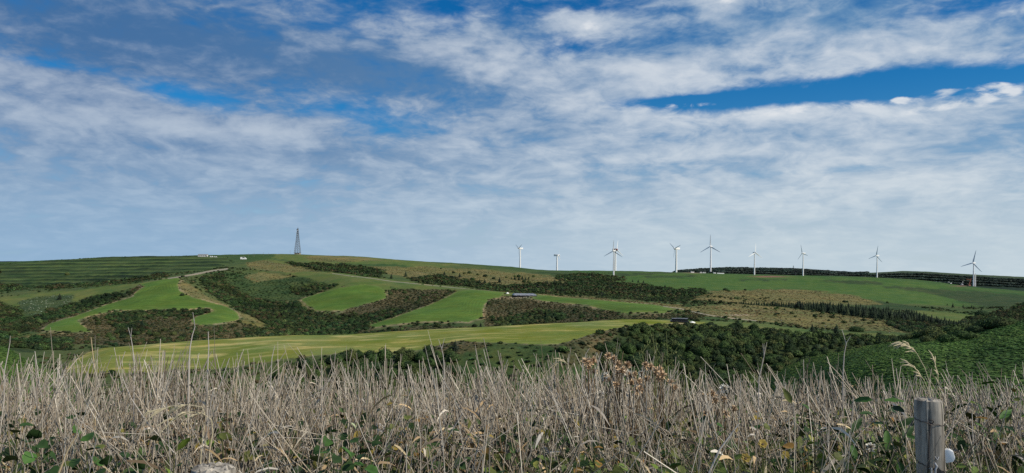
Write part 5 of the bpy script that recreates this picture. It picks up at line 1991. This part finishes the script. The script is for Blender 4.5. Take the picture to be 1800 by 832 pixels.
# ---------------------------------------------------------------- plants one can point at
def leaf_mesh(kind, col, seed):
    """a folded leaf of unit length along +X; broad and lobed, or lance-shaped"""
    rs = np.random.RandomState(seed)
    if kind == 'broad':
        edge = [(0.0, .10), (.05, .34), (.24, .50), (.40, .42), (.52, .46), (.72, .36), (.86, .20), (1.0, 0.0)]
    elif kind == 'round':
        edge = [(0.0, .12), (.10, .36), (.30, .50), (.5, .54), (.7, .48), (.88, .30), (.96, .14), (1.0, 0.0)]
    else:
        edge = [(0.0, .02), (.10, .09), (.25, .15), (.42, .17), (.6, .145), (.78, .09), (.9, .045), (1.0, 0.0)]
    V, Fc = [], []
    n = len(edge)
    bend = rs.uniform(.1, .28)
    for x, w in edge:
        z = -bend * x * x
        j = 1 + rs.uniform(-.08, .08)
        for s, q in ((-1, 1), (-1, .5), (0, 0), (1, .5), (1, 1)):
            V.append((x + rs.normal() * .006, s * w * q * j, z + .28 * w * q + .02 * math.sin(x * 14 + s)))
    for i in range(n - 1):
        for k in range(4):
            a = i * 5 + k
            Fc.append((a, a + 1, a + 6, a + 5))
    me = bpy.data.meshes.new('leaf')
    me.from_pydata(V, [], Fc)
    me.polygons.foreach_set('use_smooth', [True] * len(Fc))
    t = np.array([v[0] for v in V])
    c = np.ones((len(V), 4))
    c[:, :3] = np.array(col)[None] * (0.9 + .25 * np.array([abs(v[1]) for v in V]))[:, None]
    color_attr(me, c)
    me.materials.append(M_GREENLEAF)
    return me


PAL = {'dark': (0.026, 0.056, 0.016), 'green': (0.045, 0.105, 0.022), 'olive': (0.080, 0.095, 0.024), 'yellow': (0.24, 0.175, 0.038), 'pale': (0.27, 0.31, 0.18), 'gold': (0.20, 0.115, 0.028), 'lime': (0.13, 0.19, 0.03)}
LEAVES = {(k, c): [leaf_mesh(k, PAL[c], hash_ + 3) for hash_ in range(3)] for k in ('broad', 'round', 'lance') for c in PAL}
M_STEMG = plain('plant_stem', (0.075, 0.085, 0.03), 0.7, 0.2, 0.2, 20)
M_STEMB = plain('brown_stem', (0.13, 0.09, 0.05), 0.8, 0.2, 0.2, 20)


def leafy(px, py, d, kind, cols, n, size, label, group=None, spread=0.10, stemmat=None):
    """a leafy plant whose top shows at a photo pixel"""
    d = d * 1.04 + .05
    n = n if n < 4 else int(n * 1.6)
    size *= .56 if kind != 'lance' else .72
    lx, ly = level(px, py)
    x, zt = (lx - CX) / F * d, EYE - (ly - HY) / F * d
    g = float(ground(x, d))
    h = max(zt - g, .12)
    root = empty('leafy_plant', (x, d, g))
    tag(root, label, 'plant', group)
    bx = RNG.uniform(-.08, .08)
    path = [(bx * (1 - t), .03 * math.sin(t * 3), h * t) for t in (0, .3, .6, .85, 1)]
    MB().tube(path, [.005, .0045, .004, .003, .0015], 6).build('stem', stemmat or M_STEMG, root, smooth=True)
    for i in range(n):
        t = 1 - (i / n) ** 1.1 * min(1.0, .42 / h)
        a = i * 2.4 + RNG.uniform(-.4, .4)
        up = RNG.uniform(.1, .5) if i else 1.0
        ox, oz = bx * (1 - t), h * t
        L = size * RNG.uniform(.75, 1.2)
        off = spread * RNG.uniform(.25, 1.0) if i else 0.0
        p = Vector((ox + math.cos(a) * off, math.sin(a) * off * .8 + .02, oz + off * .25))
        o = bpy.data.objects.new('leaf', LEAVES[(kind, cols[i % len(cols)])][i % 3])
        COL.objects.link(o)
        o.parent = root
        o.location = p
        o.scale = (L,) * 3
        o.rotation_euler = (RNG.uniform(-.9, .9), RNG.uniform(-1.0, .9) * (1.0 if kind == 'lance' else .8), a)
        if off > .02:
            MB().tube([(ox, .01, oz - .02), p], .0014, 5).build('petiole', stemmat or M_STEMG, root)
    return root


VINE = 'vines at the left of the foreground'
leafy(28, 752, 2.95, 'broad', ['dark', 'dark', 'olive', 'dark', 'green', 'dark', 'dark', 'pale'], 13, .105, 'broad dark leaved vine at the far left bottom with one pale upturned leaf', spread=.12)
leafy(62, 782, 2.7, 'broad', ['dark', 'dark', 'green', 'dark', 'olive'], 11, .10, 'dark vine leaves just right of the far left bottom plant', spread=.13)
leafy(137, 733, 3.3, 'broad', ['dark', 'dark', 'green', 'dark'], 7, .085, 'narrow dark leaved vine climbing the stems above the bottom left', spread=.06)
leafy(150, 795, 2.7, 'broad', ['dark', 'green', 'dark', 'dark', 'olive'], 13, .11, 'mound of dark leaves at the bottom below the climbing vine', spread=.15)
leafy(205, 800, 2.75, 'round', ['dark', 'olive', 'dark', 'dark'], 10, .09, 'olive dark leaves at the bottom left of the broad post top', spread=.12)
leafy(292, 775, 2.9, 'broad', ['dark', 'olive', 'dark', 'dark', 'pale'], 10, .085, 'dark leaves above and left of the broad post top', spread=.10)
leafy(306, 796, 2.7, 'lance', ['lime', 'lime', 'olive'], 3, .13, 'upright lime green leaf left of the broad post top', spread=.03)
leafy(388, 742, 3.2, 'round', ['yellow', 'gold', 'olive', 'olive', 'lime', 'olive'], 8, .065, 'yellow and olive leaved plant above the broad post top', spread=.06)
leafy(582, 762, 3.0, 'broad', ['green', 'dark', 'green', 'dark', 'dark', 'green'], 12, .085, 'bright green maple shaped leaves at lower centre left', spread=.10)
leafy(598, 790, 2.8, 'broad', ['green', 'dark', 'dark', 'dark', 'olive'], 12, .09, 'darker leaves right below the maple shaped green ones', spread=.12)
leafy(615, 746, 3.05, 'round', ['pale'], 1, .075, 'single pale round leaf at lower centre left')
leafy(652, 785, 3.0, 'broad', ['dark', 'dark', 'dark', 'olive'], 10, .085, 'very dark leaves right of the single pale round leaf', spread=.11)
leafy(679, 715, 3.7, 'round', ['yellow', 'dark', 'dark', 'olive', 'dark'], 6, .065, 'dark leaved plant with one cream yellow leaf left of centre', spread=.05)
leafy(727, 742, 3.4, 'round', ['gold', 'olive', 'gold', 'olive'], 8, .06, 'golden brown leaves among the stems right of the cream yellow leaf', spread=.09)
leafy(790, 760, 3.2, 'broad', ['dark', 'dark', 'olive', 'dark'], 8, .07, 'dark leafy plant at the lower centre', spread=.08)
leafy(858, 768, 3.1, 'round', ['yellow', 'lime', 'gold', 'olive', 'gold'], 8, .055, 'small yellow leaved plant at the lower centre', spread=.09)
leafy(872, 800, 2.8, 'round', ['gold', 'yellow', 'olive', 'dark'], 7, .06, 'gold leaved sprig at the bottom centre', spread=.09)
leafy(938, 715, 4.0, 'broad', ['dark', 'dark', 'dark'], 5, .07, 'dark green leaves among the stems right of centre', spread=.06)
leafy(1046, 790, 3.0, 'round', ['gold', 'yellow', 'olive', 'gold'], 8, .06, 'gold and yellow leaves low among leaning stems', spread=.08)
leafy(1105, 775, 3.0, 'broad', ['olive', 'dark', 'olive', 'dark'], 8, .07, 'olive leaves low below the thistle clump', spread=.10)
leafy(1182, 802, 2.8, 'broad', ['olive', 'gold', 'olive', 'olive'], 8, .085, 'large olive brown leaves at the bottom right of centre', spread=.09)
leafy(1180, 822, 2.6, 'broad', ['green', 'lime', 'green'], 6, .07, 'fresh bright green leaves at the very bottom right of centre', spread=.07)
leafy(1262, 748, 3.4, 'broad', ['green', 'dark', 'olive', 'green', 'lime'], 10, .065, 'green bramble leaves low under the dry umbels', spread=.10)
leafy(1345, 752, 3.3, 'round', ['olive', 'dark', 'lime', 'dark', 'olive'], 11, .06, 'rounded olive leaves on the right below the grass tops', spread=.10)
leafy(1412, 712, 3.6, 'lance', ['green', 'olive', 'dark', 'olive', 'gold', 'dark'], 10, .13, 'upright lance leaved plant with browning lower leaves left of the two-leaf plant', spread=.08)
leafy(1421, 786, 2.9, 'round', ['lime', 'gold', 'olive', 'gold'], 6, .07, 'drooping plant with one orange gold leaf low on the right', spread=.07)
leafy(1470, 806, 2.75, 'broad', ['olive', 'lime', 'olive', 'dark'], 9, .075, 'yellowish green leaves at the bottom between the drooping plant and the post', spread=.12)
leafy(1500, 762, 3.2, 'lance', ['dark', 'dark', 'green', 'dark', 'lime'], 8, .12, 'dark star of lance leaves right of the drooping plant', spread=.06)
leafy(1558, 706, 3.6, 'lance', ['green', 'green', 'dark', 'dark', 'dark', 'dark', 'green'], 11, .15, 'tall plant with two upright bright leaves left of the fence post', spread=.09)
leafy(1585, 752, 3.3, 'lance', ['dark', 'dark', 'green', 'dark', 'olive'], 10, .13, 'dark lance leaved plant close to the left of the fence post', spread=.10)
leafy(1572, 782, 3.0, 'broad', ['olive', 'dark', 'lime', 'dark'], 9, .07, 'mixed olive leaves at the foot of the left side of the fence post', spread=.10)
leafy(1723, 678, 4.3, 'lance', ['green', 'lime'], 3, .16, 'single upright bright leaf among the grass tops right of the fence post', spread=.03)
leafy(1735, 715, 3.7, 'lance', ['green', 'green', 'dark', 'dark', 'olive', 'dark', 'green'], 10, .15, 'long lance leaved plant right of the fence post', spread=.10)
leafy(1762, 738, 3.4, 'lance', ['green', 'gold', 'dark', 'olive', 'green', 'dark'], 11, .13, 'spreading green plant with brown leaf base at the right edge', spread=.13)
leafy(1781, 684, 4.2, 'round', ['yellow', 'lime', 'olive', 'lime'], 7, .05, 'small yellow leaved sprig at the right edge among the grass tops', spread=.07)


# thistles gone to seed
def seed_head(col, seed, fluffy):
    rs = np.random.RandomState(seed)
    V, Fc, C = [], [], []
    n = 90 if fluffy else 64
    for _ in range(n):
        d_ = rs.normal(size=3)
        d_[2] = d_[2] * .8 + .35
        d_ /= np.linalg.norm(d_)
        s = np.cross(d_, rs.normal(size=3))
        s /= np.linalg.norm(s)
        r0, r1, w = .12, rs.uniform(.6, 1.05), rs.uniform(.05, .13)
        b = len(V)
        V += [tuple(d_ * r0), tuple(d_ * r1 * .7 + s * w), tuple(d_ * r1), tuple(d_ * r1 * .7 - s * w)]
        Fc.append((b, b + 1, b + 2, b + 3))
        c = np.array(col) * rs.uniform(.6, 1.25)
        C += [(*(c * .55), 1), (*c, 1), (*(c * 1.1), 1), (*c, 1)]
    me = bpy.data.meshes.new('seed_head')
    me.from_pydata(V, [], Fc)
    color_attr(me, C)
    me.materials.append(M_STALK)
    return me


TANHEADS = [seed_head((0.66, 0.47, 0.29), i, False) for i in range(4)]
WHITEHEADS = [seed_head((0.80, 0.75, 0.64), 10 + i, True) for i in range(3)]


def thistle(px_base, d, heads, label, group=None):
    lx, _ = level(px_base, 700)
    x = (lx - CX) / F * d
    g = float(ground(x, d))
    root = empty('thistle_plant', (x, d, g))
    tag(root, label, 'thistle', group)
    pts = []
    for px, py, w in heads:
        hx, hy = level(px, py)
        pts.append((Vector(((hx - CX) / F * d - x, RNG.uniform(-.12, .12), EYE - (hy - HY) / F * d - g)), w))
    top = max(p.z for p, _ in pts)
    fork = Vector((0, 0, top * .55))
    MB().tube([(RNG.uniform(-.05, .05), 0, 0), fork * .5, fork], [.006, .005, .004], 6).build('stem', M_STEMB, root)
    for p, w in pts:
        mid = fork * .45 + p * .55 + Vector((RNG.uniform(-.02, .02), 0, -.03))
        MB().tube([fork, mid, p], [.0035, .0028, .002], 5).build('branch', M_STEMB, root)
        o = bpy.data.objects.new('seed_head', RNG.choice(WHITEHEADS if w else TANHEADS))
        COL.objects.link(o)
        o.parent = root
        o.location = p
        s = (.029 if not w else .026) * RNG.uniform(.85, 1.25)
        o.scale = (s, s, s * 1.05)
        o.rotation_euler = (RNG.uniform(-.7, .7), RNG.uniform(-.7, .7), RNG.uniform(0, 6))
        MB().tube([p + Vector((0, 0, -.012)), p + Vector((0, 0, .012))], [.006, .010], 7).build('seed_cup', M_STEMB, root)
    for i in range(8):
        t = RNG.uniform(.25, .6)
        a = RNG.uniform(0, 6.28)
        o = bpy.data.objects.new('leaf', LEAVES[('lance', RNG.choice(['olive', 'gold', 'olive']))][i % 3])
        COL.objects.link(o)
        o.parent = root
        o.location = (0, 0, top * t)
        o.scale = (.10,) * 3
        o.rotation_euler = (RNG.uniform(-.8, .8), RNG.uniform(-.3, .9), a)
    return root


thistle(1040, 4.3, [(1027, 634, 0), (1033, 637, 0), (1040, 641, 0), (1047, 638, 0), (1036, 648, 0), (1044, 652, 0)], 'leftmost thistle of the clump, with tan seed heads in a flat row')
thistle(1068, 4.2, [(1066, 623, 0), (1070, 630, 0), (1074, 627, 0), (1061, 659, 1), (1063, 664, 0), (1058, 697, 1)], 'tallest thistle of the clump with tan heads and a white one lower')
thistle(1086, 4.2, [(1083, 638, 0), (1084, 651, 0), (1091, 655, 1), (1097, 653, 1), (1104, 643, 0), (1089, 648, 0), (1078, 672, 0)], 'thistle with two white tufts side by side in the middle of the clump')
thistle(1114, 4.0, [(1106, 660, 0), (1113, 656, 0), (1120, 668, 0), (1110, 673, 0), (1124, 681, 1), (1116, 682, 0), (1130, 688, 0)], 'thistle with crowded brown heads right of the middle of the clump')
thistle(1136, 4.1, [(1127, 657, 1), (1141, 646, 0), (1147, 648, 0), (1150, 652, 0), (1142, 681, 1), (1138, 668, 0)], 'thistle with a white tuft low on its right side')
thistle(1162, 4.2, [(1158, 655, 0), (1163, 653, 0), (1166, 660, 0), (1160, 664, 0), (1156, 662, 0), (1183, 675, 0), (1187, 683, 0)], 'rightmost thistle of the clump beside the wiry green weeds')
thistle(1272, 3.9, [(1270, 682, 1), (1262, 700, 0), (1275, 704, 0), (1255, 703, 0), (1282, 714, 0), (1268, 722, 0), (1250, 735, 0)], 'thinner lone thistle with one white tuft right of the clump')
thistle(1527, 3.3, [(1528, 786, 1)], 'single white seed tuft low left of the fence post')


def wiry(px, tips, d, label, col):
    lx, _ = level(px, 720)
    x = (lx - CX) / F * d
    g = float(ground(x, d))
    root = empty('tall_weed', (x, d, g))
    tag(root, label, 'weed')
    for tx, ty in tips:
        hx, hy = level(tx, ty)
        p = Vector(((hx - CX) / F * d - x, RNG.uniform(-.05, .05), EYE - (hy - HY) / F * d - g))
        pts = [(p.x * t ** 1.4 + .012 * math.sin(t * 9), p.y * t, p.z * t) for t in (0, .25, .5, .7, .85, 1)]
        MB().tube(pts, [.0042, .0038, .0033, .0028, .0022, .0014], 5).build('stem', col, root)
        for i in range(6):
            t = RNG.uniform(.62, .98)
            q = Vector((p.x * t ** 1.4, p.y * t, p.z * t))
            e = q + Vector((RNG.uniform(-.07, .07), RNG.uniform(-.04, .04), RNG.uniform(.02, .09)))
            MB().tube([q, e], [.0018, .001], 4).build('twig', col, root)
            MB().tube([e, e + Vector((0, 0, .012))], [.005, .002], 5).build('bud', col, root)


M_WEED = plain('weed_stem', (0.15, 0.17, 0.06), 0.7, 0.2, 0.15, 20)
wiry(1158, [(1126, 611), (1148, 585), (1153, 600)], 5.0, 'wiry green weed with three thin stems rising beside the thistles', M_WEED)
wiry(1178, [(1171, 583), (1180, 614), (1166, 620)], 5.2, 'tallest wiry green weed right of the thistles', M_WEED)
wiry(1200, [(1199, 632), (1212, 640)], 5.2, 'shorter wiry green weed right of the tallest one', M_WEED)


def stalk(path, d, label, r=.0036, col='grey', head=0):
    """a dead stalk that stands out: path of photo pixels from tip to base"""
    pts = []
    for px, py in path:
        lx, ly = level(px, py)
        pts.append(Vector(((lx - CX) / F * d, d, EYE - (ly - HY) / F * d)))
    b = pts[-1].copy()
    b.z = float(ground(b.x, d))
    pts.append(b)
    o = Vector(b)
    root = empty('dry_stalk', o)
    tag(root, label, 'dry stalk')
    m = M_STALKG if col == 'grey' else M_STALKT
    pts = [p - o for p in pts[::-1]]
    n = len(pts)
    MB().tube(pts, [r * (1 - .6 * i / (n - 1)) for i in range(n)], 6).build('stem', m, root, smooth=True)
    for i in range(head):
        t = RNG.uniform(.0, .25)
        q = pts[-1].lerp(pts[-2], t)
        e = q + Vector((RNG.uniform(-.022, .022), RNG.uniform(-.02, .02), RNG.uniform(.04, .09)))
        MB().tube([q, e], [.0022, .0012], 4).build('twig', m, root)


M_STALKG = plain('grey_stalk', (0.42, 0.385, 0.34), 0.8, 0.2, 0.2, 25)
M_STALKT = plain('tan_stalk', (0.42, 0.33, 0.20), 0.8, 0.2, 0.2, 25)
stalk([(343, 574), (338, 590), (334, 612), (332, 640)], 4.2, 'tall pale stalk with a bent thick tip, left of the upright white one', .0052, head=2)
stalk([(366, 583), (367, 610), (365, 650)], 4.2, 'tall upright whitish stalk just right of the bent-tipped one', .0046)
stalk([(160, 593), (163, 620), (168, 660)], 4.4, 'thin greenish pale stalk standing alone above the left grass', .0045, 'tan')
stalk([(230, 592), (233, 610), (236, 640)], 4.4, 'forked grey stalk above the left grass beside the hollow', .0040, head=2)
stalk([(483, 608), (478, 630), (476, 670)], 4.4, 'lone pale stalk leaning right above the pale hay field', .0042)
stalk([(18, 600), (14, 622), (8, 652)], 4.4, 'curved grey stalk over the green hummock at the left edge', .0038, head=1)
stalk([(776, 611), (779, 625), (781, 650)], 4.4, 'forked stalk beside the lone conifer at the centre', .0038, head=2)
stalk([(1488, 602), (1484, 622), (1482, 655)], 4.6, 'whitish forked stalk in front of the wooded hollow on the right', .0044, head=2)
stalk([(1036, 612), (1030, 622), (1024, 640)], 5.0, 'short pale stalk leaning right above the thistle clump', .0035)
stalk([(1344, 622), (1340, 640), (1334, 665)], 4.6, 'grey stalk with a split top on the right of the wiry weeds', .0044, head=3)
stalk([(1298, 746), (1284, 765), (1264, 792), (1247, 830)], 3.0, 'long smooth pale stalk leaning right low at the right of centre', .0055)
stalk([(215, 663), (230, 700), (260, 745), (310, 800)], 3.6, 'dark thin stalk slanting down to the right across the left grass', .004)
stalk([(136, 764), (120, 790), (104, 830)], 2.7, 'pale broken stalk slanting right at the bottom left', .0048, 'tan')


# arching grass heads
def arch(path, d, label, cat='grass plume', mat=None, r=.0026, plume=0, name='plume_grass', droop=.05):
    pts = []
    for px, py in path:
        lx, ly = level(px, py)
        pts.append(Vector(((lx - CX) / F * d, d, EYE - (ly - HY) / F * d)))
    b = pts[0].copy()
    b.z = float(ground(b.x, d))
    root = empty(name, b)
    tag(root, label, cat)
    pts = [Vector((0, 0, 0))] + [p - b for p in pts]
    MB().tube(pts, [r * (1 - .65 * i / (len(pts) - 1)) for i in range(len(pts))], 6).build('culm', mat, root, smooth=True)
    for i in range(plume):
        t = RNG.uniform(0, 1)
        k = len(pts) - 3 + (1 if t > .5 else 0)
        q = pts[k].lerp(pts[k + 1], (t * 2) % 1)
        dr = (pts[k + 1] - pts[k]).normalized()
        L = RNG.uniform(.03, .085)
        e = q + dr * L + Vector((RNG.uniform(-.02, .02), RNG.uniform(-.02, .02), -L * RNG.uniform(.1, .7)))
        MB().tube([q, (q + e) / 2 + Vector((0, 0, .006)), e], [.0012, .0036, .001], 5).build('spikelet', mat, root)


M_PLUME = plain('plume_straw', (0.52, 0.45, 0.29), 0.8, 0.2, 0.15, 20)
arch([(1642, 715), (1636, 680), (1626, 648), (1612, 622), (1596, 606), (1583, 603)], 4.0, 'tall straw plume arching to the left above the fence post', mat=M_PLUME, plume=26)
arch([(1640, 720), (1634, 692), (1624, 668), (1610, 650), (1600, 640)], 3.95, 'lower straw plume under the tall arching one', mat=M_PLUME, plume=18)
arch([(1655, 720), (1652, 690), (1648, 660), (1642, 632)], 4.0, 'straight straw plume right of the arching ones', mat=M_PLUME, plume=14)
arch([(352, 820), (356, 770), (362, 735), (356, 716), (330, 712), (300, 714), (268, 722)], 3.3, 'dry grass arching left over the stems above the broad post top', mat=M_PLUME, plume=12)
arch([(368, 800), (374, 760), (372, 738), (355, 726), (330, 724), (306, 734)], 3.25, 'second dry arch just below the upper one, ending lower left', mat=M_PLUME, plume=10)
arch([(1010, 700), (1003, 660), (998, 640), (988, 633), (975, 640)], 4.8, 'small hooked grass head curling left of the thistle clump', mat=M_PLUME, plume=8)


# small yellow flowers
def flower(px, py, d, label):
    lx, ly = level(px, py)
    x, z = (lx - CX) / F * d, EYE - (ly - HY) / F * d
    g = float(ground(x, d))
    root = empty('yellow_flower', (x, d, g))
    tag(root, label, 'flower')
    h = z - g
    MB().tube([(0, 0, 0), (.01, 0, h * .5), (0, 0, h)], [.003, .0025, .002], 5).build('stem', M_STEMG, root)
    for i in range(6):
        o = bpy.data.objects.new('petal', LEAVES[('round', 'yellow')][i % 3])
        COL.objects.link(o)
        o.parent = root
        o.location = (0, -.004, h)
        o.scale = (.020,) * 3
        o.rotation_euler = (rad(55), -.2, 0)
        o.rotation_mode = 'QUATERNION'
        o.rotation_quaternion = (Matrix.Rotation(rad(60), 3, 'X') @ Matrix.Rotation(i * 1.047, 3, 'Z') @ Matrix.Rotation(-.3, 3, 'Y')).to_quaternion()
    MB().tube([(0, -.006, h - .002), (0, -.012, h + .001)], [.006, .004], 8).build('flower_centre', M_STEMB, root)


flower(1310, 805, 2.95, 'lower yellow flower of the two near the bottom right of centre')
flower(1340, 780, 3.1, 'upper yellow flower among rounded olive leaves on the right')
